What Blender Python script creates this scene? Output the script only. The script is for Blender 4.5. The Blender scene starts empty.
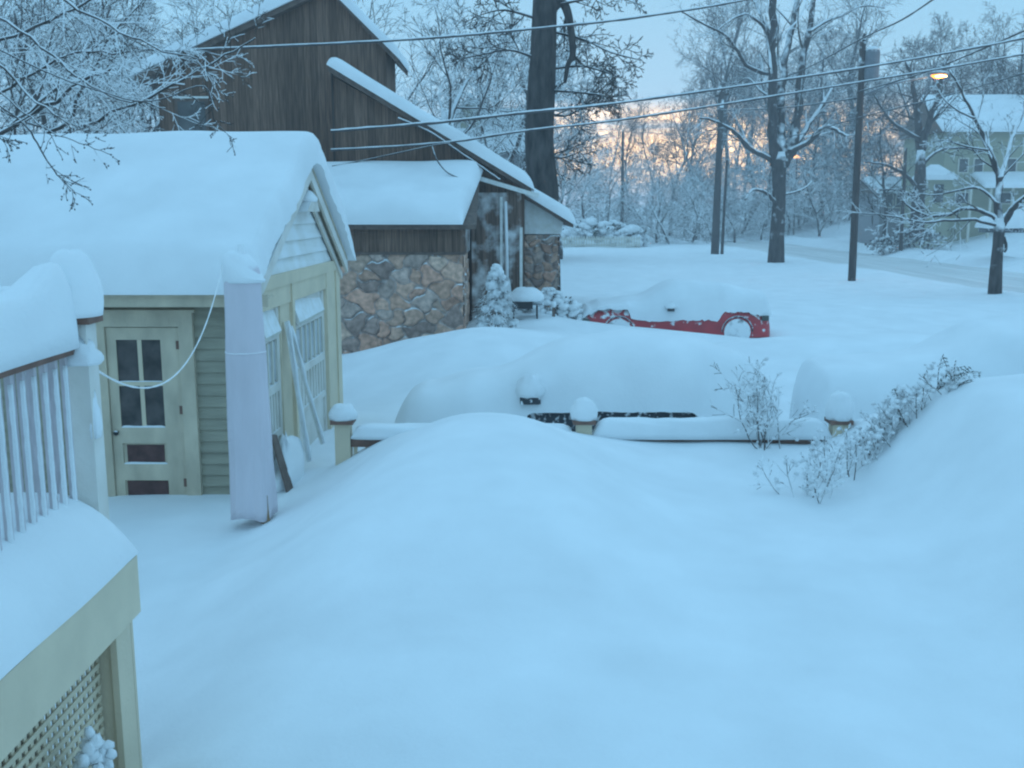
import bpy, bmesh, math, random
import numpy as np
from mathutils import Vector, Matrix, noise
R = math.radians
random.seed(7)
SC = bpy.context.scene
COL = SC.collection

# ------------------------------------------------------------------ camera
PITCH = R(9.87); F = 1000.0; H = 3.3
CP, SP = math.cos(PITCH), math.sin(PITCH)
cam = bpy.data.cameras.new('camera'); cam_o = bpy.data.objects.new('camera', cam); COL.objects.link(cam_o)
cam_o.location = (0, 0, H); cam_o.rotation_euler = (R(90) - PITCH, 0, 0)
cam.sensor_width = 36; cam.lens = 36 * F / 1024; cam.clip_start = .05; cam.clip_end = 2000
SC.camera = cam_o
def at(px, py, Y):
    a = (px - 512) / F; b = (384 - py) / F
    t = Y / (CP + b * SP)
    return Vector((a * t, Y, H + (-SP + b * CP) * t))
def PX(px, Y): return at(px, 205, Y).x
def S(a, b, x):
    t = np.clip((x - a) / (b - a), 0, 1); return t * t * (3 - 2 * t)

# ------------------------------------------------------------------ materials
def new_mat(name):
    m = bpy.data.materials.new(name); m.use_nodes = True
    return m, m.node_tree.nodes, m.node_tree.links, m.node_tree.nodes['Principled BSDF']
def mk(N, t, **kw):
    n = N.new(t)
    for k, v in kw.items(): setattr(n, k, v)
    return n
SNOWC = (.86, .885, .9)
def mat(name, col, rough=.7, var=.15, scale=6, stretch=(1, 1, 1), bump=.0, bscale=None, snow=None, snow_noise=.35, snow_scale=5, frost=0, metal=0, lines=None, soft=.12):
    """snow: threshold on the upward normal above which snow lies; frost: share of blown snow stuck on any face"""
    m, N, L, P = new_mat(name)
    P.inputs['Roughness'].default_value = rough; P.inputs['Metallic'].default_value = metal
    P.inputs['Specular IOR Level'].default_value = .25
    tc = mk(N, 'ShaderNodeTexCoord'); mp = mk(N, 'ShaderNodeMapping'); mp.inputs['Scale'].default_value = stretch
    L.new(tc.outputs['Object'], mp.inputs['Vector'])
    nz = mk(N, 'ShaderNodeTexNoise'); nz.inputs['Scale'].default_value = scale; nz.inputs['Detail'].default_value = 6
    L.new(mp.outputs[0], nz.inputs['Vector'])
    rp = mk(N, 'ShaderNodeValToRGB'); e = rp.color_ramp.elements
    e[0].position = .3; e[1].position = .7
    e[0].color = (*[c * (1 - var * 1.6) for c in col], 1); e[1].color = (*[min(1, c * (1 + var)) for c in col], 1)
    L.new(nz.outputs[0], rp.inputs[0]); cur = rp.outputs[0]
    if lines:   # vertical board joints every `lines` metres along x+y
        sx = mk(N, 'ShaderNodeSeparateXYZ'); L.new(tc.outputs['Object'], sx.inputs[0])
        ad = mk(N, 'ShaderNodeMath', operation='ADD'); L.new(sx.outputs[0], ad.inputs[0]); L.new(sx.outputs[1], ad.inputs[1])
        dv = mk(N, 'ShaderNodeMath', operation='DIVIDE'); L.new(ad.outputs[0], dv.inputs[0]); dv.inputs[1].default_value = lines
        fr = mk(N, 'ShaderNodeMath', operation='FRACT'); L.new(dv.outputs[0], fr.inputs[0])
        fl = mk(N, 'ShaderNodeMath', operation='FLOOR'); L.new(dv.outputs[0], fl.inputs[0])
        wn = mk(N, 'ShaderNodeTexWhiteNoise', noise_dimensions='1D'); L.new(fl.outputs[0], wn.inputs['W'])
        r2 = mk(N, 'ShaderNodeMapRange'); L.new(wn.outputs[0], r2.inputs[0]); r2.inputs[3].default_value = .7; r2.inputs[4].default_value = 1.15
        gt = mk(N, 'ShaderNodeMath', operation='GREATER_THAN'); L.new(fr.outputs[0], gt.inputs[0]); gt.inputs[1].default_value = .09
        g2 = mk(N, 'ShaderNodeMapRange'); L.new(gt.outputs[0], g2.inputs[0]); g2.inputs[3].default_value = .55
        mu = mk(N, 'ShaderNodeMath', operation='MULTIPLY'); L.new(r2.outputs[0], mu.inputs[0]); L.new(g2.outputs[0], mu.inputs[1])
        vm = mk(N, 'ShaderNodeVectorMath', operation='SCALE'); L.new(cur, vm.inputs[0]); L.new(mu.outputs[0], vm.inputs['Scale'])
        cur = vm.outputs[0]
    if snow is not None or frost:
        ge = mk(N, 'ShaderNodeNewGeometry'); sz = mk(N, 'ShaderNodeSeparateXYZ'); L.new(ge.outputs['Normal'], sz.inputs[0])
        n2 = mk(N, 'ShaderNodeTexNoise'); n2.inputs['Scale'].default_value = snow_scale; n2.inputs['Detail'].default_value = 5
        L.new(tc.outputs['Object'], n2.inputs['Vector'])
        sb = mk(N, 'ShaderNodeMath', operation='SUBTRACT'); L.new(n2.outputs[0], sb.inputs[0]); sb.inputs[1].default_value = .5
        ml = mk(N, 'ShaderNodeMath', operation='MULTIPLY_ADD'); L.new(sb.outputs[0], ml.inputs[0]); ml.inputs[1].default_value = snow_noise * 4
        ml.inputs[2].default_value = frost
        zz = mk(N, 'ShaderNodeMath', operation='ADD'); L.new(sz.outputs[2], zz.inputs[0]); L.new(ml.outputs[0], zz.inputs[1])
        mr = mk(N, 'ShaderNodeMapRange'); th = .35 if snow is None else snow
        mr.inputs[1].default_value = th - soft; mr.inputs[2].default_value = th + soft; L.new(zz.outputs[0], mr.inputs[0])
        mx = mk(N, 'ShaderNodeMix', data_type='RGBA'); L.new(mr.outputs[0], mx.inputs[0]); L.new(cur, mx.inputs[6]); mx.inputs[7].default_value = (*SNOWC, 1)
        cur = mx.outputs[2]
    L.new(cur, P.inputs['Base Color'])
    if bump:
        bp = mk(N, 'ShaderNodeBump'); bp.inputs['Strength'].default_value = bump; bp.inputs['Distance'].default_value = .02
        if bscale:
            nb = mk(N, 'ShaderNodeTexNoise'); nb.inputs['Scale'].default_value = bscale; nb.inputs['Detail'].default_value = 4
            L.new(mp.outputs[0], nb.inputs['Vector']); L.new(nb.outputs[0], bp.inputs['Height'])
        else: L.new(nz.outputs[0], bp.inputs['Height'])
        L.new(bp.outputs[0], P.inputs['Normal'])
    return m
M = {}
def snow_material(name, var=.035, b1=.30, b2=.45, col=SNOWC):
    m, N, L, P = new_mat(name)
    P.inputs['Roughness'].default_value = .85; P.inputs['Specular IOR Level'].default_value = .1
    tc = mk(N, 'ShaderNodeTexCoord')
    n1 = mk(N, 'ShaderNodeTexNoise'); n1.inputs['Scale'].default_value = 1.3; n1.inputs['Detail'].default_value = 7; n1.inputs['Roughness'].default_value = .55
    n2 = mk(N, 'ShaderNodeTexNoise'); n2.inputs['Scale'].default_value = 38; n2.inputs['Detail'].default_value = 6; n2.inputs['Roughness'].default_value = .7
    for n in (n1, n2): L.new(tc.outputs['Object'], n.inputs['Vector'])
    rp = mk(N, 'ShaderNodeValToRGB'); e = rp.color_ramp.elements; e[0].position = .3; e[1].position = .7
    e[0].color = (*[c * (1 - var * 2) for c in col], 1); e[1].color = (*[min(.95, c * (1 + var)) for c in col], 1)
    L.new(n1.outputs[0], rp.inputs[0]); L.new(rp.outputs[0], P.inputs['Base Color'])
    a = mk(N, 'ShaderNodeBump'); a.inputs['Strength'].default_value = b1; a.inputs['Distance'].default_value = .06; L.new(n1.outputs[0], a.inputs['Height'])
    b = mk(N, 'ShaderNodeBump'); b.inputs['Strength'].default_value = b2; b.inputs['Distance'].default_value = .012
    L.new(n2.outputs[0], b.inputs['Height']); L.new(a.outputs[0], b.inputs['Normal']); L.new(b.outputs[0], P.inputs['Normal'])
    return m
M['snow'] = snow_material('snow')
M['snow_rough'] = snow_material('snow_wind_packed', .05, .6, .7)
M['road'] = mat('packed_road_snow', (.70, .70, .69), .8, .13, 1.2, (2.2, .06, 1), bump=.6)
M['beige'] = mat('beige_paint', (.70, .59, .43), .6, .06, 3, bump=.15, bscale=40)
M['beige_worn'] = mat('beige_paint_worn', (.60, .51, .38), .65, .12, 5, (1, 1, .5), bump=.3, bscale=30)
M['beige_frost'] = mat('beige_paint_frosted', (.64, .57, .47), .7, .08, 3, snow=.35, frost=.22, snow_noise=.16, snow_scale=3, bump=.2, bscale=40, soft=.45)
M['white_frost'] = mat('white_paint_frosted', (.6, .58, .5), .7, .08, 3, snow=.25, frost=.30, snow_noise=.3, snow_scale=9, bump=.3, bscale=40, soft=.5)
M['clap'] = mat('olive_clapboard', (.36, .33, .25), .7, .12, 4, (.5, 1, 3), bump=.2, bscale=30)
M['clap_frost'] = mat('frosted_clapboard', (.5, .45, .32), .7, .1, 4, snow=.2, frost=.35, snow_noise=.2, snow_scale=3, soft=.5)
M['brownwood'] = mat('brown_board_siding', (.21, .13, .095), .85, .3, 5, (6, 6, .35), bump=.3, lines=.16)
M['brownwood_frost'] = mat('brown_board_siding_snowy', (.20, .13, .10), .85, .3, 5, (6, 6, .35), bump=.3, lines=.16, snow=.45, frost=.22, snow_noise=.5, snow_scale=2.6, soft=.28)
M['darktrim'] = mat('dark_brown_trim', (.16, .115, .095), .7, .2, 8)
M['rail'] = mat('brown_rail_cap', (.22, .12, .09), .6, .15, 10)
M['redpanel'] = mat('maroon_door_panel', (.115, .055, .05), .6, .25, 8)
M['glass'] = mat('dark_window_glass', (.075, .062, .058), .3, .5, 5)
M['glass'].node_tree.nodes['Principled BSDF'].inputs['Specular IOR Level'].default_value = .5
M['glass_grey'] = mat('dim_window_glass', (.12, .12, .12), .25, .3, 2)
M['glass_frost'] = mat('frosted_window_glass', (.28, .3, .32), .5, .2, 6, snow=.4, frost=.3, snow_scale=3, soft=.5, snow_noise=.15)
M['cover'] = mat('lavender_canvas_cover', (.68, .62, .66), .85, .06, 3, (1, 1, .3), bump=.3, bscale=14, snow=.42, frost=.12, snow_noise=.16, snow_scale=6)
M['pole_wood'] = mat('varnished_pole', (.25, .16, .08), .5, .2, 10)
M['cord'] = mat('white_cord', (.85, .85, .85), .7, .03)
M['bark'] = mat('bark', (.075, .062, .058), .95, .35, 8, (1, 1, .25), bump=.6, snow=.22, snow_noise=.26, snow_scale=2.2)
M['bark_far'] = mat('far_bark', (.055, .048, .045), .95, .3, 3, (1, 1, .3), snow=.25, snow_noise=.3, snow_scale=1.2)
M['twig_snowy'] = mat('snow_laden_twigs', (.085, .07, .06), .95, .25, 4, snow=-.12, snow_noise=.4, snow_scale=1.5)
M['twig_white'] = mat('snow_plastered_twigs', (.11, .10, .09), .95, .25, 4, snow=-.35, snow_noise=.35, snow_scale=3)
M['twig'] = mat('bare_twigs', (.06, .05, .045), .95, .25, 4, snow=.6, snow_noise=.4, snow_scale=1.5)
M['pole'] = mat('weathered_utility_pole', (.085, .068, .062), .9, .3, 6, (3, 3, .2), bump=.4, snow=.8, frost=.0, snow_noise=.9, snow_scale=1.2)
M['wire'] = mat('snow_coated_wire', (.10, .09, .09), .8, .2, 4, snow=.2, snow_noise=.25, snow_scale=3)
M['wire_bare'] = mat('bare_wire', (.06, .055, .055), .8, .2, 4, snow=.5, snow_noise=.2, snow_scale=2)
M['green'] = mat('dark_evergreen', (.035, .055, .035), .9, .4, 6, snow=.5, snow_noise=.35, snow_scale=9)
M['redpaint'] = mat('red_car_paint', (.50, .04, .05), .4, .12, 3, snow=.98, frost=.50, snow_noise=.75, snow_scale=7)
M['redpaint'].node_tree.nodes['Principled BSDF'].inputs['Specular IOR Level'].default_value = .5
M['blackpaint'] = mat('dark_car_paint', (.05, .055, .065), .4, .2, 5, snow=.4, frost=.2, snow_noise=.5, snow_scale=14)
M['rubber'] = mat('tyre_rubber', (.05, .05, .055), .8, .2, 8, snow=.3, frost=.42, snow_noise=.2, snow_scale=7)
M['rim'] = mat('alloy_rim', (.5, .5, .52), .4, .1, 8, snow=.25, frost=.42, snow_noise=.25, snow_scale=8, metal=.3)
M['lens'] = mat('dark_lamp_lens', (.10, .11, .10), .3, .3, 10)
M['metal'] = mat('grey_galvanised_metal', (.20, .21, .23), .5, .1, 4, snow=.5)
M['darkmetal'] = mat('black_metal', (.03, .03, .032), .5, .2, 6, snow=.6)
M['yellow'] = mat('pale_yellow_siding', (.38, .37, .27), .8, .08, 3, (.3, .3, 6))
M['grey_house'] = mat('grey_house_siding', (.28, .27, .28), .8, .08, 3, (.3, .3, 6))
M['white'] = mat('white_trim', (.66, .63, .55), .6, .04)
M['baluster'] = mat('mauve_grey_paint', (.55, .50, .52), .7, .1, 8)
M['bark_plain'] = mat('old_bark', (.075, .062, .058), .95, .4, 6, (1, 1, .3), bump=.8, snow=.5, snow_noise=.3, snow_scale=1.6)
M['grass'] = mat('dry_grass', (.35, .3, .2), .9, .2, 8, snow=.3, frost=.2)
def emit(name, col, st):
    m, N, L, P = new_mat(name); P.inputs['Emission Color'].default_value = (*col, 1); P.inputs['Emission Strength'].default_value = st
    P.inputs['Base Color'].default_value = (*col, 1); return m
M['lit'] = emit('lit_sodium_lens', (1, .30, .04), 3.0)
M['bulb'] = emit('hot_bulb', (1, .7, .3), 9)
M['glow'] = emit('lit_lantern', (1, .45, .15), 3)
def stone_material():
    m, N, L, P = new_mat('fieldstone'); P.inputs['Roughness'].default_value = .85
    at_ = mk(N, 'ShaderNodeAttribute', attribute_name='tint'); tc = mk(N, 'ShaderNodeTexCoord')
    nz = mk(N, 'ShaderNodeTexNoise'); nz.inputs['Scale'].default_value = 9; nz.inputs['Detail'].default_value = 8; L.new(tc.outputs['Object'], nz.inputs['Vector'])
    mr = mk(N, 'ShaderNodeMapRange'); mr.inputs[1].default_value = .3; mr.inputs[2].default_value = .7; mr.inputs[3].default_value = .6; mr.inputs[4].default_value = 1.3; L.new(nz.outputs[0], mr.inputs[0])
    vm = mk(N, 'ShaderNodeVectorMath', operation='SCALE'); L.new(at_.outputs['Color'], vm.inputs[0]); L.new(mr.outputs[0], vm.inputs['Scale'])
    ge = mk(N, 'ShaderNodeNewGeometry'); sz = mk(N, 'ShaderNodeSeparateXYZ'); L.new(ge.outputs['Normal'], sz.inputs[0])
    n2 = mk(N, 'ShaderNodeTexNoise'); n2.inputs['Scale'].default_value = 1.7; n2.inputs['Detail'].default_value = 3; L.new(tc.outputs['Object'], n2.inputs['Vector'])
    ad = mk(N, 'ShaderNodeMath', operation='MULTIPLY_ADD'); L.new(n2.outputs[0], ad.inputs[0]); ad.inputs[1].default_value = 1.6; ad.inputs[2].default_value = -.8
    a2 = mk(N, 'ShaderNodeMath', operation='ADD'); L.new(sz.outputs[2], a2.inputs[0]); L.new(ad.outputs[0], a2.inputs[1])
    m2 = mk(N, 'ShaderNodeMapRange'); m2.inputs[1].default_value = .55; m2.inputs[2].default_value = .75; L.new(a2.outputs[0], m2.inputs[0])
    mx = mk(N, 'ShaderNodeMix', data_type='RGBA'); L.new(m2.outputs[0], mx.inputs[0]); L.new(vm.outputs[0], mx.inputs[6]); mx.inputs[7].default_value = (*SNOWC, 1)
    L.new(mx.outputs[2], P.inputs['Base Color'])
    bp = mk(N, 'ShaderNodeBump'); bp.inputs['Strength'].default_value = .5; bp.inputs['Distance'].default_value = .02; L.new(nz.outputs[0], bp.inputs['Height']); L.new(bp.outputs[0], P.inputs['Normal'])
    return m
M['stone'] = stone_material()

# ------------------------------------------------------------------ object helpers
class MB:
    """collects shapes in world space; build() links them as ONE mesh object"""
    def __init__(s): s.v = []; s.f = []; s.tint = None
    def add(s, vs, fs):
        o = len(s.v); s.v.extend([tuple(v) for v in vs]); s.f.extend([tuple(i + o for i in f) for f in fs]); return s
    def hexa(s, c):   # 8 corners: bottom loop 0-3, top loop 4-7
        return s.add(c, [(3, 2, 1, 0), (4, 5, 6, 7), (0, 1, 5, 4), (1, 2, 6, 5), (2, 3, 7, 6), (3, 0, 4, 7)])
    def box(s, x0, x1, y0, y1, z0, z1, fx=None):
        c = [(x0, y0, z0), (x1, y0, z0), (x1, y1, z0), (x0, y1, z0), (x0, y0, z1), (x1, y0, z1), (x1, y1, z1), (x0, y1, z1)]
        if fx: c = [fx(*p) for p in c]
        return s.hexa(c)
    def prism(s, poly, d):   # extrude a 3D polygon by vector d
        n = len(poly); d = Vector(d); a = [Vector(p) for p in poly]
        return s.add(a + [p + d for p in a], [tuple(range(n))[::-1], tuple(range(n, 2 * n))] + [(i, (i + 1) % n, n + (i + 1) % n, n + i) for i in range(n)])
    def bar(s, a, b, w, h=None, up=(0, 0, 1)):
        a, b = Vector(a), Vector(b); h = h or w; d = (b - a).normalized(); u = Vector(up)
        if abs(d.dot(u)) > .95: u = Vector((0, 1, 0))
        x = d.cross(u).normalized() * w / 2; y = x.cross(d).normalized() * h / 2
        return s.hexa([a - x - y, a + x - y, b + x - y, b - x - y, a - x + y, a + x + y, b + x + y, b - x + y])
    def tube(s, pts, rad, n=6, cap=True):
        pts = [Vector(p) for p in pts]
        if not hasattr(rad, '__len__'): rad = [rad] * len(pts)
        vs = []; fs = []; prev = None; k = len(pts)
        for i, p in enumerate(pts):
            d = (pts[min(i + 1, k - 1)] - pts[max(i - 1, 0)])
            if d.length < 1e-9: d = Vector((0, 0, 1))
            d.normalize()
            if prev is None:
                r = Vector((1, 0, 0)) if abs(d.x) < .8 else Vector((0, 1, 0))
                prev = (r - d * r.dot(d)).normalized()
            else:
                prev = prev - d * prev.dot(d)
                prev = prev.normalized() if prev.length > 1e-6 else d.orthogonal().normalized()
            q = d.cross(prev)
            for j in range(n):
                a = 2 * math.pi * j / n; vs.append(p + (prev * math.cos(a) + q * math.sin(a)) * rad[i])
        for i in range(k - 1):
            for j in range(n):
                a = i * n + j; b = i * n + (j + 1) % n; fs.append((a, b, b + n, a + n))
        if cap: fs.append(tuple(range(n))[::-1]); fs.append(tuple(range((k - 1) * n, k * n)))
        return s.add(vs, fs)
    def lathe(s, c, prof, n=20, wob=None):   # prof: (r, z) from bottom to top
        c = Vector(c); vs = []; fs = []
        for i, (r, z) in enumerate(prof):
            for j in range(n):
                a = 2 * math.pi * j / n; rr = r * (wob(a, z) if wob else 1)
                vs.append(c + Vector((math.cos(a) * rr, math.sin(a) * rr, z)))
        for i in range(len(prof) - 1):
            for j in range(n):
                a = i * n + j; b = i * n + (j + 1) % n; fs.append((a, b, b + n, a + n))
        fs.append(tuple(range(n))[::-1]); fs.append(tuple(range((len(prof) - 1) * n, len(prof) * n)))
        return s.add(vs, fs)
    def grid(s, fn, nu, nv, us=None, vs_=None):
        us = us if us is not None else [i / (nu - 1) for i in range(nu)]; vs_ = vs_ if vs_ is not None else [j / (nv - 1) for j in range(nv)]
        nu, nv = len(us), len(vs_)
        P = [fn(u, v) for v in vs_ for u in us]
        return s.add(P, [(j * nu + i, j * nu + i + 1, (j + 1) * nu + i + 1, (j + 1) * nu + i) for j in range(nv - 1) for i in range(nu - 1)])
    def build(s, name, m, parent=None, smooth=False, label=None):
        me = bpy.data.meshes.new(name); inv = Matrix.Identity(4)
        if parent is not None:
            inv = WORLD[parent.name].inverted()
        v = [tuple(inv @ Vector(p)) for p in s.v] if parent is not None else s.v
        me.from_pydata(v, [], s.f); me.materials.append(m)
        if smooth: me.polygons.foreach_set('use_smooth', [True] * len(me.polygons))
        if s.tint is not None:
            ca = me.color_attributes.new('tint', 'FLOAT_COLOR', 'POINT'); ca.data.foreach_set('color', np.asarray(s.tint, dtype=np.float32).ravel())
        me.update()
        o = bpy.data.objects.new(name, me); COL.objects.link(o)
        if parent is not None: o.parent = parent; WORLD[o.name] = WORLD[parent.name].copy()
        else: WORLD[o.name] = Matrix.Identity(4)
        if label: o['label'] = label
        return o
def build2(name, a, ma, b, mb_, root, smooth2=True):
    n = len(a.f); off = len(a.v); a.v.extend(b.v); a.f.extend([tuple(i + off for i in f) for f in b.f]); o = a.build(name, ma, root)
    o.data.materials.append(mb_); k = len(o.data.polygons); o.data.polygons.foreach_set('material_index', [0] * n + [1] * (k - n)); o.data.polygons.foreach_set('use_smooth', [False] * n + [True] * (k - n)); return o
WORLD = {}
def thing(name, label, cat, loc=(0, 0, 0), group=None, rz=0):
    o = bpy.data.objects.new(name, None); COL.objects.link(o); o.location = loc; o.rotation_euler = (0, 0, rz); o.empty_display_size = .2
    WORLD[o.name] = Matrix.Translation(Vector(loc)) @ Matrix.Rotation(rz, 4, 'Z')
    return tag(o, label, cat, group)
def tag(o, label, cat, group=None):
    o['label'] = label; o['category'] = cat
    if group: o['group'] = group
    return o
def struct(o): o['kind'] = 'structure'; return o
def dup(root, loc, rz=0, sc=1, label=None):
    r = root.copy(); COL.objects.link(r); r.location = loc; r.rotation_euler = (0, 0, rz); r.scale = (sc if hasattr(sc, '__len__') else (sc, sc, sc))
    if label: r['label'] = label
    for ch in list(root.children):
        c = ch.copy(); COL.objects.link(c); c.parent = r
        for g in list(ch.children):
            d = g.copy(); COL.objects.link(d); d.parent = c
    return r
def fn_noise(p, s=1.0): return noise.noise(Vector(p) * s)
def edge_u(n=34, k=2.2):
    """0..1 samples bunched at both ends"""
    out = []
    for i in range(n):
        t = 2 * i / (n - 1) - 1; out.append(.5 + .5 * math.copysign(1 - (1 - abs(t)) ** k, t))
    return out
def pillow(mb, base, th, nu=34, nv=34, ru=.12, rv=.12, bulge=.0, seed=0, nz=.03, nsc=1.2, lu=1, lv=1, rim=.0):
    """snow lying on base(u,v)->Vector: thickness th(u,v), rounded at its edges over ru/rv metres; lu, lv are the side lengths in metres"""
    def fn(u, v):
        du = min(u, 1 - u) * lu; dv = min(v, 1 - v) * lv
        fu = math.sqrt(max(0, 1 - (1 - min(1, du / ru)) ** 2)); fv = math.sqrt(max(0, 1 - (1 - min(1, dv / rv)) ** 2))
        p = base(u, v); t = th(u, v) * (rim + (1 - rim) * fu * fv)
        n = fn_noise((p.x + seed, p.y, p.z), nsc) * nz * fu * fv
        return Vector((p.x, p.y, p.z + t + n))
    mb.grid(fn, 0, 0, edge_u(nu), edge_u(nv))
    mb.grid(lambda u, v: base(1 - u, v) + Vector((0, 0, .0)), 0, 0, edge_u(nu), edge_u(nv))
    return mb
def blob(mb, c, r, n=14, m_=9, sq=1.0, seed=0, nz=.08):
    """rounded lump of snow: flat underside, domed top; r = (rx, ry, height)"""
    c = Vector(c); prof = []
    vs = []; fs = []
    full = m_ <= 5
    if full: m_ += 1
    for i in range(m_):
        a = (-math.pi / 2 * .85 + math.pi * .925 * i / m_) if full else math.pi / 2 * i / m_
        rr = abs(math.cos(a)) ** sq * (1 if full else (1 + .10 * math.sin(min(1, i / m_ * 2) * math.pi))); zz = math.sin(a)
        for j in range(n):
            b = 2 * math.pi * j / n; q = 1 + nz * fn_noise((math.cos(b) * 1.3 + seed, math.sin(b) * 1.3, zz * 1.5 + seed), 1.5)
            vs.append(c + Vector((math.cos(b) * rr * r[0] * q, math.sin(b) * rr * r[1] * q, zz * r[2] * q)))
    for i in range(m_ - 1):
        for j in range(n):
            a = i * n + j; b = i * n + (j + 1) % n; fs.append((a, b, b + n, a + n))
    tz = sum(v.z for v in vs[-n:]) / n
    vs.append(Vector((sum(v.x for v in vs[-n:]) / n, sum(v.y for v in vs[-n:]) / n, tz + (c.z + r[2] - tz) * .8 if c.z + r[2] > tz else tz)))
    k = len(vs) - 1; fs.append(tuple(range(n))[::-1]); fs.extend([((m_ - 1) * n + j, (m_ - 1) * n + (j + 1) % n, k) for j in range(n)])
    mb.add(vs, fs); return mb

# ------------------------------------------------------------------ ground
def gauss(x, y, cx, cy, sx, sy, a, rot=0):
    c, s = math.cos(rot), math.sin(rot); u = (x - cx) * c + (y - cy) * s; v = -(x - cx) * s + (y - cy) * c
    return a * np.exp(-.5 * (u / sx) ** 2 - .5 * (v / sy) ** 2)
def ground_z(x, y):
    x = np.asarray(x, float); y = np.asarray(y, float)
    z = .22 + 0 * x
    yard = (1 - S(10.95, 12.1, y))
    z = z + yard * (.02 + .485 * S(-2.75, -1.1, x))
    z = z + yard * (.67 * np.exp(-np.abs((x + .22) / 1.05) ** 2.4 * .8 - .5 * ((y - 9.1) / np.where(y > 9.1, 1.25, 2.1)) ** 2) + gauss(x, y, 0, 6.6, 1.6, 1.6, .08) + 1.0 * S(3.05, 4.35, x + .10 * (9 - y)) * np.exp(-.5 * ((y - 8.8) / np.where(y > 8.8, 1.9, 2.6)) ** 2) + gauss(x, y, 7, 8.0, 1.6, 2.5, .35))
    z = z + gauss(x, y, -1.9, 7.3, 1.0, .7, .12)
    z = z + S(11, 13, y) * (1 - S(27, 33, y)) * (gauss(x, y, -.5, 17.6, 1.5, 1.5, .72) + gauss(x, y, -1.9, 19.6, 1.5, 1.0, .25) + gauss(x, y, .4, 24.2, 1.3, 3.0, .75) + gauss(x, y, 8.2, 18.5, 3.2, 2.2, .62) + gauss(x, y, 4, 19.0, 4, 1.2, .30) + gauss(x, y, 3.3, 22.4, 1.5, .45, .34))
    z = z + gauss(x, y, 5.5, 30, 6, 3, .35) + gauss(x, y, 3, 45, 6, 6, .25)
    # ploughed banks and the road bed
    z = z + gauss(x, 0, 17.6, 0, .8, 1, .08) + gauss(x, 0, 28.2, 0, 1.0, 1, .45)
    road = S(18.6, 19.4, x) * (1 - S(27, 27.8, x)); z = z - road * .22
    z = z + S(28, 40, x) * 1.9 + S(45, 120, x) * 3
    z = z + S(95, 170, y) * 1.6
    return z
def lumps(x, y):
    out = np.empty_like(x); f = out.ravel(); X = x.ravel(); Y = y.ravel()
    for i in range(len(f)):
        a = X[i]; b = Y[i]
        f[i] = noise.noise(Vector((a * .35, b * .35, 0))) * .10 + noise.noise(Vector((a * 1.1, b * 1.1, 5))) * .022
        if abs(a) > 17 and 18 < a < 29.5: f[i] += noise.noise(Vector((a * 2.0, b * .9, 9))) * .10
    return out
def spaced(lo, a, b, hi, fine, grow_=1.12):
    mid = list(np.arange(a, b, fine)); left = []; st = fine; p = a
    while p > lo: st *= grow_; p -= st; left.append(p)
    right = []; st = fine; p = mid[-1]
    while p < hi: st *= grow_; p += st; right.append(p)
    return np.array(left[::-1] + mid + right)
gx = spaced(-400, -5, 7, 400, .09, 1.045); gy = spaced(-20, 2.5, 15, 900, .09, 1.045)
GX, GY = np.meshgrid(gx, gy); GZ = ground_z(GX, GY) + lumps(GX, GY)
g = MB(); nx, ny = len(gx), len(gy)
g.v = list(zip(GX.ravel().tolist(), GY.ravel().tolist(), GZ.ravel().tolist()))
g.f = [(j * nx + i, j * nx + i + 1, (j + 1) * nx + i + 1, (j + 1) * nx + i) for j in range(ny - 1) for i in range(nx - 1)]
struct(g.build('ground', M['snow'], smooth=True))
def gz(x, y): return float(ground_z(x, y)) + noise.noise(Vector((x * .35, y * .35, 0))) * .10 + noise.noise(Vector((x * 1.1, y * 1.1, 5))) * .022
def hit(px, py, y0=4.0, y1=60):
    y = y0
    while y < y1:
        q = at(px, py, y)
        if q.z <= gz(q.x, y): return Vector((q.x, y, gz(q.x, y)))
        y += .03
    return q
rd = MB(); ys = [8 + 2.0 * i for i in range(110)]
rd.grid(lambda u, v: Vector((19.0 + 8.6 * u, 8 + 220 * v, .13 + .04 * math.cos(u * 2 * math.pi * 4) * (1 if .1 < u < .9 else 0) + fn_noise((u * 30, v * 90, 0)) * .02)), 36, 140)
struct(rd.build('road', M['road'], smooth=True))

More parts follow.
